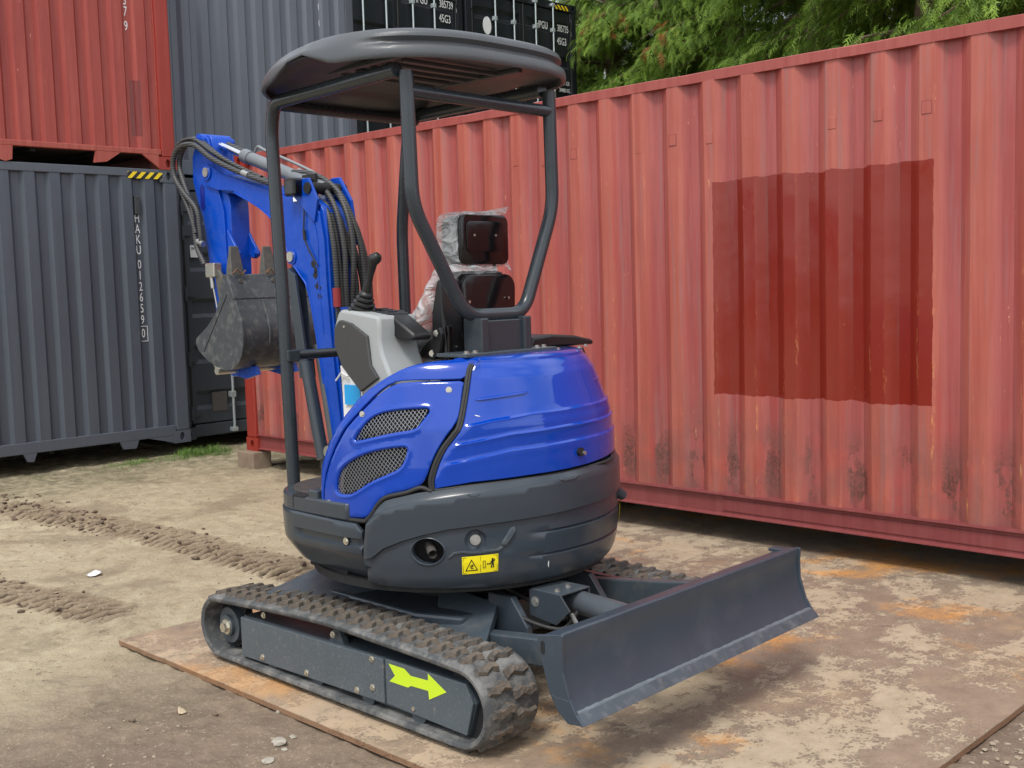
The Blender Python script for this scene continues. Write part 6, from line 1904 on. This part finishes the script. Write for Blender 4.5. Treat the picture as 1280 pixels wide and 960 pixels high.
# bracket on top of the boom for the arm cylinder, with work light
prism('cylinder_bracket', [(4.40, 1.98), (4.33, 2.06), (4.27, 2.06), (4.19, 1.95), (4.16, 1.76), (4.20, 1.72), (4.24, 1.85)], 0, 3.258, 3.275, M['blue_boom'], boom, bevel=.003)
prism('cylinder_bracket', [(4.40, 1.98), (4.33, 2.05), (4.27, 2.05), (4.21, 1.95), (4.24, 1.85)], 0, 3.088, 3.101, M['blue_boom'], boom, bevel=.003)
rod('cylinder_pin', (3.08, 4.275, 2.005), (3.29, 4.275, 2.005), .026, M['dark'], boom, 18)
box('work_light', 3.040, 3.150, 4.32, 4.40, 1.972, 2.055, M['black_gloss'], EX, bevel=.012)
box('light_bracket', 3.09, 3.16, 4.355, 4.40, 1.950, 1.974, M['chrome'], EX, bevel=.003)
box('light_bracket', 3.145, 3.163, 4.30, 4.40, 1.95, 2.075, M['black'], EX, bevel=.003)
tube('light_cable', catmull([(3.10, 4.33, 1.975), (3.092, 4.32, 1.90), (3.090, 4.325, 1.80), (3.090, 4.30, 1.74), (3.093, 4.235, 1.655)], 5), .0035, M['rubber'], EX, 6)
rod('cable_joint', (3.090, 4.325, 1.82), (3.090, 4.32, 1.775), .007, M['rubber'], EX, 8)
# worn black stencil blots on the cheek
rr = random.Random(12)
M['blot'] = M['ink']
for (y, z, s_) in ((4.275, 1.665, .030), (4.262, 1.615, .034), (4.250, 1.565, .034), (4.238, 1.520, .026), (4.262, 1.635, .022)):
    P = []
    for k in range(11):
        a = 2*math.pi*k/11; q = s_*rr.uniform(.45, 1.0); P.append((y+q*math.cos(a)*.8, z+q*math.sin(a)*.75))
    prism('paint_blot', P, 0, 3.0985, 3.0998, M['blot'], boom)

# arm cylinder with rod
ac = rod('arm_cylinder', (3.18, 4.275, 2.005), (3.18, 4.905, 2.212), .031, M['cyl'], EX, 24)
rod('cylinder_cap', (3.18, 4.86, 2.197), (3.18, 4.915, 2.2155), .035, M['cyl'], ac, 24)
rod('piston_rod', (3.18, 4.90, 2.210), (3.18, 5.165, 2.302), .0155, M['chrome'], ac, 18)
rod('rod_eye', (3.145, 5.185, 2.305), (3.215, 5.185, 2.305), .030, M['cyl'], ac, 20)
# boom lift cylinder and its guard
bc = rod('boom_cylinder', (3.18, 4.345, 1.295), (3.18, 4.225, .66), .040, M['cyl'], EX, 24)
rod('piston_rod', (3.18, 4.345, 1.29), (3.18, 4.435, 1.69), .019, M['chrome'], bc, 18)
prism('cylinder_guard', [(4.434, 1.651), (4.375, 1.620), (4.300, 1.157), (4.37, 1.143)], 0, 3.062, 3.078, M['grey'], EX, bevel=.003)
prism('cylinder_guard', [(4.434, 1.651), (4.425, 1.655), (4.361, 1.143), (4.37, 1.143)], 0, 3.078, 3.15, M['grey'], EX, bevel=.003)
tube('guard_tube', [(3.07, 4.325, 1.22), (3.07, 4.225, .78)], .030, M['grey'], EX, 16)
# swing post low in front
prism('swing_bracket', [(3.86, .45), (4.22, .45), (4.24, .80), (4.10, .92), (3.95, .72)], 0, 3.06, 3.10, M['grey'], EX, bevel=.006)
prism('swing_bracket', [(3.86, .45), (4.22, .45), (4.24, .80), (4.10, .92), (3.95, .72)], 0, 3.27, 3.31, M['grey'], EX, bevel=.006)
rod('swing_post', (3.18, 3.98, .42), (3.18, 3.98, .72), .07, M['grey'], EX, 24)
rod('swing_pin', (3.04, 4.15, .82), (3.33, 4.15, .82), .03, M['steel'], EX, 18)

# arm
AR = [(5.255, 2.320), (5.290, 2.24), (5.298, 2.12), (5.268, 2.02), (5.215, 1.93), (5.195, 1.72), (5.165, 1.63), (5.10, 1.25), (5.06, 1.13), (4.985, 1.145), (4.985, 1.25), (5.00, 1.50), (4.985, 1.66), (4.985, 1.85), (4.995, 2.02), (5.07, 2.06), (5.115, 2.20), (5.13, 2.32), (5.19, 2.345)]
AR_s = [(p.x, p.y) for p in catmull([(a, b, 0) for a, b in AR+AR[:1]], 3)][:-1]
armo = prism('arm', AR_s, 0, 3.128, 3.235, M['blue_boom'], EX, bevel=.004, smooth=35)
prism('arm_cheek', [(5.262, 2.30), (5.296, 2.24), (5.302, 2.12), (5.27, 2.02), (5.222, 1.93), (5.20, 1.80), (5.178, 1.66), (5.12, 1.30), (5.06, 1.17), (5.00, 1.20), (5.015, 1.45), (5.02, 1.70), (5.03, 1.95), (5.07, 2.06), (5.115, 2.20), (5.14, 2.32), (5.20, 2.345)], 0, 3.114, 3.128, M['blue_boom'], armo, bevel=.003, smooth=35)
prism('arm_cheek', [(5.262, 2.30), (5.296, 2.24), (5.302, 2.12), (5.27, 2.02), (5.222, 1.93), (5.20, 1.80), (5.178, 1.66), (5.12, 1.30), (5.06, 1.17), (5.00, 1.20), (5.015, 1.45), (5.02, 1.70), (5.03, 1.95), (5.07, 2.06), (5.115, 2.20), (5.14, 2.32), (5.20, 2.345)], 0, 3.234, 3.248, M['blue_boom'], armo, bevel=.003, smooth=35)
rod('arm_pin', (3.088, 5.195, 2.312), (3.29, 5.195, 2.312), .022, M['blue_boom'], armo, 16)
rod('pin_boss', (3.095, 5.195, 2.312), (3.128, 5.195, 2.312), .036, M['blue_boom'], armo, 20)
rod('pin_boss', (3.234, 5.195, 2.312), (3.266, 5.195, 2.312), .036, M['blue_boom'], armo, 20)
# cylinder ears on the back of the arm
for xx in (3.118, 3.232):
    prism('cylinder_ear', [(5.00, 1.86), (4.955, 1.80), (4.925, 1.765), (4.915, 1.735), (4.935, 1.712), (4.965, 1.715), (5.00, 1.745)], 0, xx-.008, xx+.008, M['blue_boom'], armo, bevel=.003, smooth=40)
    rod('ear_boss', (xx-.016, 4.942, 1.738), (xx+.016, 4.942, 1.738), .020, M['blue_boom'], armo, 16)
prism('slot_shade_patch', [(5.215, 2.10), (5.235, 2.08), (5.235, 1.98), (5.215, 1.96), (5.195, 1.98), (5.195, 2.08)], 0, 3.112, 3.1145, simple('slot_shade_blue', (0.0, 0.012, 0.22), 0.5), armo)  # raised patch; the shade of a slot is put in as darker blue
# link plates, hose block and canister at the bucket end
prism('link_plate', [(5.06, 1.655), (5.02, 1.66), (4.90, 1.54), (4.885, 1.44), (4.93, 1.415), (4.985, 1.42), (5.03, 1.52)], 0, 3.062, 3.078, M['teeth'], EX, bevel=.003, smooth=40)
for (y, z) in ((4.925, 1.505), (4.965, 1.452), (4.918, 1.452)):
    rod('pin_ring', (3.055, y, z), (3.063, y, z), .019, M['zinc'], EX, 16); rod('pin_hole', (3.053, y, z), (3.0555, y, z), .012, M['dark'], EX, 14)
box('hose_block', 3.045, 3.09, 5.03, 5.115, 1.625, 1.695, M['zinc'], EX, bevel=.005)
rod('hose_fitting', (3.06, 5.08, 1.64), (3.06, 5.07, 1.57), .012, M['steel'], EX, 10)
rod('thin_rod', (3.06, 5.075, 1.60), (3.06, 5.03, 1.43), .005, M['steel'], EX, 8)
prism('bucket_link', [(5.09, 1.30), (5.00, 1.42), (4.97, 1.41), (5.05, 1.28)], 0, 3.06, 3.075, M['blue_boom'], EX, bevel=.002)

# bucket
shellp = [(4.790, 1.628), (4.765, 1.628), (4.730, 1.57), (4.708, 1.522), (4.668, 1.43), (4.650, 1.36), (4.655, 1.30), (4.675, 1.245), (4.715, 1.205), (4.765, 1.183), (4.83, 1.176), (4.90, 1.195), (4.98, 1.225), (5.045, 1.262)]
inn = [(y+.010*(1 if y < 4.8 else .3), z+.010*(0 if z > 1.4 else 1)) for y, z in shellp]
bu = prism('bucket', [(p.x, p.y) for p in catmull([(a, b, 0) for a, b in shellp], 4)]+[(p.x, p.y) for p in catmull([(a+.012, b+(.0 if b > 1.4 else .012), 0) for a, b in shellp], 4)][::-1], 0, 2.965, 3.385, M['bucket'], EX, smooth=30)
SP = [(4.768, 1.628), (4.708, 1.522), (4.664, 1.43), (4.645, 1.36), (4.651, 1.30), (4.671, 1.242), (4.712, 1.200), (4.763, 1.178), (4.83, 1.172), (4.90, 1.19), (4.98, 1.22), (5.050, 1.262), (5.078, 1.300), (5.070, 1.325), (4.96, 1.385), (4.88, 1.45), (4.835, 1.53), (4.812, 1.60), (4.80, 1.628)]
sp1 = prism('bucket_side', SP, 0, 2.950, 2.966, M['bucket'], bu, bevel=.002, smooth=30)
prism('bucket_side', SP, 0, 3.384, 3.400, M['bucket'], bu, bevel=.002, smooth=30)
tube('side_seam', [(2.9495, 4.765, 1.54), (2.9495, 5.0, 1.262)], .0022, M['dark'], sp1, 6)
prism('lip_plate', [(4.800, 1.632), (4.752, 1.632), (4.700, 1.515), (4.716, 1.512), (4.765, 1.60)], 0, 2.944, 3.406, M['bucket'], bu, bevel=.004)
tube('wear_rib', [(3.10, 4.652, 1.30), (3.10, 4.645, 1.36), (3.10, 4.664, 1.43), (3.10, 4.70, 1.51)], .006, M['bucket'], bu, 6)
for xx in (3.005, 3.190, 3.375):
    v = [(xx-.038, 4.735, 1.55), (xx+.038, 4.735, 1.55), (xx+.038, 4.80, 1.58), (xx-.038, 4.80, 1.58),
         (xx-.034, 4.755, 1.655), (xx+.034, 4.755, 1.655), (xx+.034, 4.80, 1.655), (xx-.034, 4.80, 1.655),
         (xx-.024, 4.775, 1.765), (xx+.024, 4.775, 1.765), (xx+.024, 4.783, 1.768), (xx-.024, 4.783, 1.768)]
    f = [(3, 2, 1, 0)]
    for j in (0, 4):
        for k in range(4): f.append((j+k, j+(k+1) % 4, j+4+(k+1) % 4, j+4+k))
    f.append((8, 9, 10, 11))
    tt = put('tooth', mesh_from('tooth', v, f), M['teeth'], bu, bevel=.005)
    tube('tooth_lock', catmull([(xx-.036, 4.738, 1.635), (xx-.012, 4.736, 1.655), (xx+.01, 4.736, 1.63), (xx+.034, 4.738, 1.65)], 4), .004, M['rust_edge'], tt, 6)
    for zz in (1.60, 1.572): rod('rivet', (xx, 4.728, zz), (xx, 4.75, zz), .009, M['teeth'], tt, 10)
for (y, z) in ((4.985, 1.205), (4.88, 1.180)):
    rod('bucket_pin', (2.94 if y < 4.9 else 3.0, y, z-.01), (3.33, y, z-.01), .019, M['zinc'], bu, 16)
prism('bucket_ear', [(5.04, 1.28), (5.02, 1.17), (4.94, 1.145), (4.80, 1.125), (4.70, 1.15), (4.72, 1.19), (4.83, 1.185), (4.95, 1.24)], 0, 3.05, 3.075, M['blue_boom'], bu, bevel=.003)
prism('bucket_ear', [(5.04, 1.28), (5.02, 1.17), (4.94, 1.145), (4.80, 1.125), (4.70, 1.15), (4.72, 1.19), (4.83, 1.185), (4.95, 1.24)], 0, 3.27, 3.295, M['blue_boom'], bu, bevel=.003)

# ------------------------------------------------------------------ hoses
def hose(pts, r=.0135, mat='hose', n=7): return tube('hydraulic_hose', catmull(pts, n), r, M[mat], EX, 10)
hose([(3.22, 4.535, 2.105), (3.225, 4.422, 2.084), (3.22, 4.272, 2.02), (3.21, 4.165, 1.905), (3.20, 4.110, 1.766), (3.19, 4.10, 1.623), (3.19, 4.12, 1.46), (3.19, 4.11, 1.295), (3.18, 4.08, 1.05)])
hose([(3.18, 4.43, 2.075), (3.18, 4.309, 2.030), (3.17, 4.185, 1.906), (3.165, 4.128, 1.732), (3.16, 4.120, 1.588), (3.165, 4.125, 1.425), (3.17, 4.11, 1.297), (3.17, 4.06, 1.05)])
hose([(3.14, 4.34, 1.92), (3.14, 4.22, 1.906), (3.13, 4.162, 1.77), (3.125, 4.14, 1.59), (3.12, 4.13, 1.41), (3.12, 4.11, 1.23), (3.12, 4.06, .95)])
hose([(3.16, 4.34, 1.94), (3.16, 4.24, 1.93), (3.155, 4.175, 1.80), (3.15, 4.145, 1.60), (3.15, 4.135, 1.42), (3.15, 4.10, 1.20), (3.15, 4.05, .95)])
hose([(3.20, 4.34, 1.94), (3.20, 4.24, 1.92), (3.20, 4.16, 1.78), (3.21, 4.115, 1.60), (3.215, 4.115, 1.44), (3.21, 4.09, 1.25), (3.20, 4.05, .98)])
hose([(3.235, 4.34, 1.92), (3.235, 4.25, 1.90), (3.24, 4.16, 1.74), (3.25, 4.115, 1.58), (3.245, 4.11, 1.44), (3.24, 4.09, 1.25), (3.23, 4.05, .98)])
hose([(3.26, 4.20, 1.75), (3.275, 4.14, 1.60), (3.275, 4.12, 1.46), (3.27, 4.10, 1.28), (3.26, 4.06, 1.0)], mat='hose')
hose([(3.17, 4.50, 2.10), (3.19, 4.36, 2.075), (3.215, 4.235, 2.00), (3.225, 4.15, 1.88), (3.235, 4.10, 1.74), (3.24, 4.085, 1.58), (3.235, 4.09, 1.42), (3.23, 4.07, 1.20)])
hose([(3.275, 4.30, 1.90), (3.29, 4.22, 1.86), (3.30, 4.17, 1.74), (3.30, 4.13, 1.60), (3.295, 4.12, 1.44), (3.285, 4.10, 1.26), (3.27, 4.06, 1.0)])
hose([(3.10, 4.66, 2.085), (3.095, 4.88, 2.165), (3.085, 5.06, 2.245), (3.075, 5.20, 2.318), (3.065, 5.31, 2.318), (3.06, 5.385, 2.262), (3.055, 5.395, 2.18), (3.055, 5.335, 2.085), (3.06, 5.26, 1.96), (3.06, 5.21, 1.85)], .010)
tube('hose_clamp', [(3.09, 4.095, 1.455), (3.295, 4.095, 1.455)], .012, M['blue_boom'], EX, 8)
bolt((3.235, 4.075, 1.458), (0, -1, 0), .012, .010, M['steel'], EX)
hose([(3.08, 4.52, 2.037), (3.08, 4.809, 2.120), (3.07, 5.039, 2.208), (3.06, 5.178, 2.286), (3.05, 5.298, 2.290), (3.05, 5.372, 2.232), (3.05, 5.368, 2.142), (3.05, 5.283, 2.055), (3.06, 5.191, 1.968), (3.06, 5.165, 1.86), (3.06, 5.16, 1.78)])
hose([(3.12, 4.62, 2.063), (3.12, 4.905, 2.155), (3.11, 5.065, 2.236), (3.10, 5.224, 2.325), (3.09, 5.335, 2.288), (3.08, 5.368, 2.205), (3.07, 5.310, 2.099), (3.07, 5.255, 2.001), (3.065, 5.229, 1.878), (3.06, 5.20, 1.776), (3.06, 5.14, 1.69)])
hose([(3.23, 4.60, 2.08), (3.235, 4.80, 2.15), (3.24, 5.00, 2.24), (3.22, 5.14, 2.30), (3.20, 5.26, 2.33), (3.18, 5.34, 2.27), (3.16, 5.34, 2.15)])
tube('steel_pipe', catmull([(3.25, 4.93, 2.240), (3.25, 4.90, 2.262), (3.25, 4.84, 2.238), (3.25, 4.67, 2.18), (3.25, 4.48, 2.11), (3.24, 4.42, 2.085)], 5), .0075, M['pipe'], EX, 10)
tube('steel_pipe', catmull([(3.22, 4.90, 2.215), (3.22, 4.67, 2.14), (3.22, 4.52, 2.10)], 5), .0075, M['pipe'], EX, 10)
for (x_, y_, z_) in ((3.08, 4.76, 2.108), (3.22, 4.50, 2.098), (3.18, 4.42, 2.072), (3.06, 5.165, 1.80)):
    rod('hose_coupling', (x_, y_+.025, z_+.008), (x_, y_-.025, z_-.008), .016, M['steel'], EX, 10)
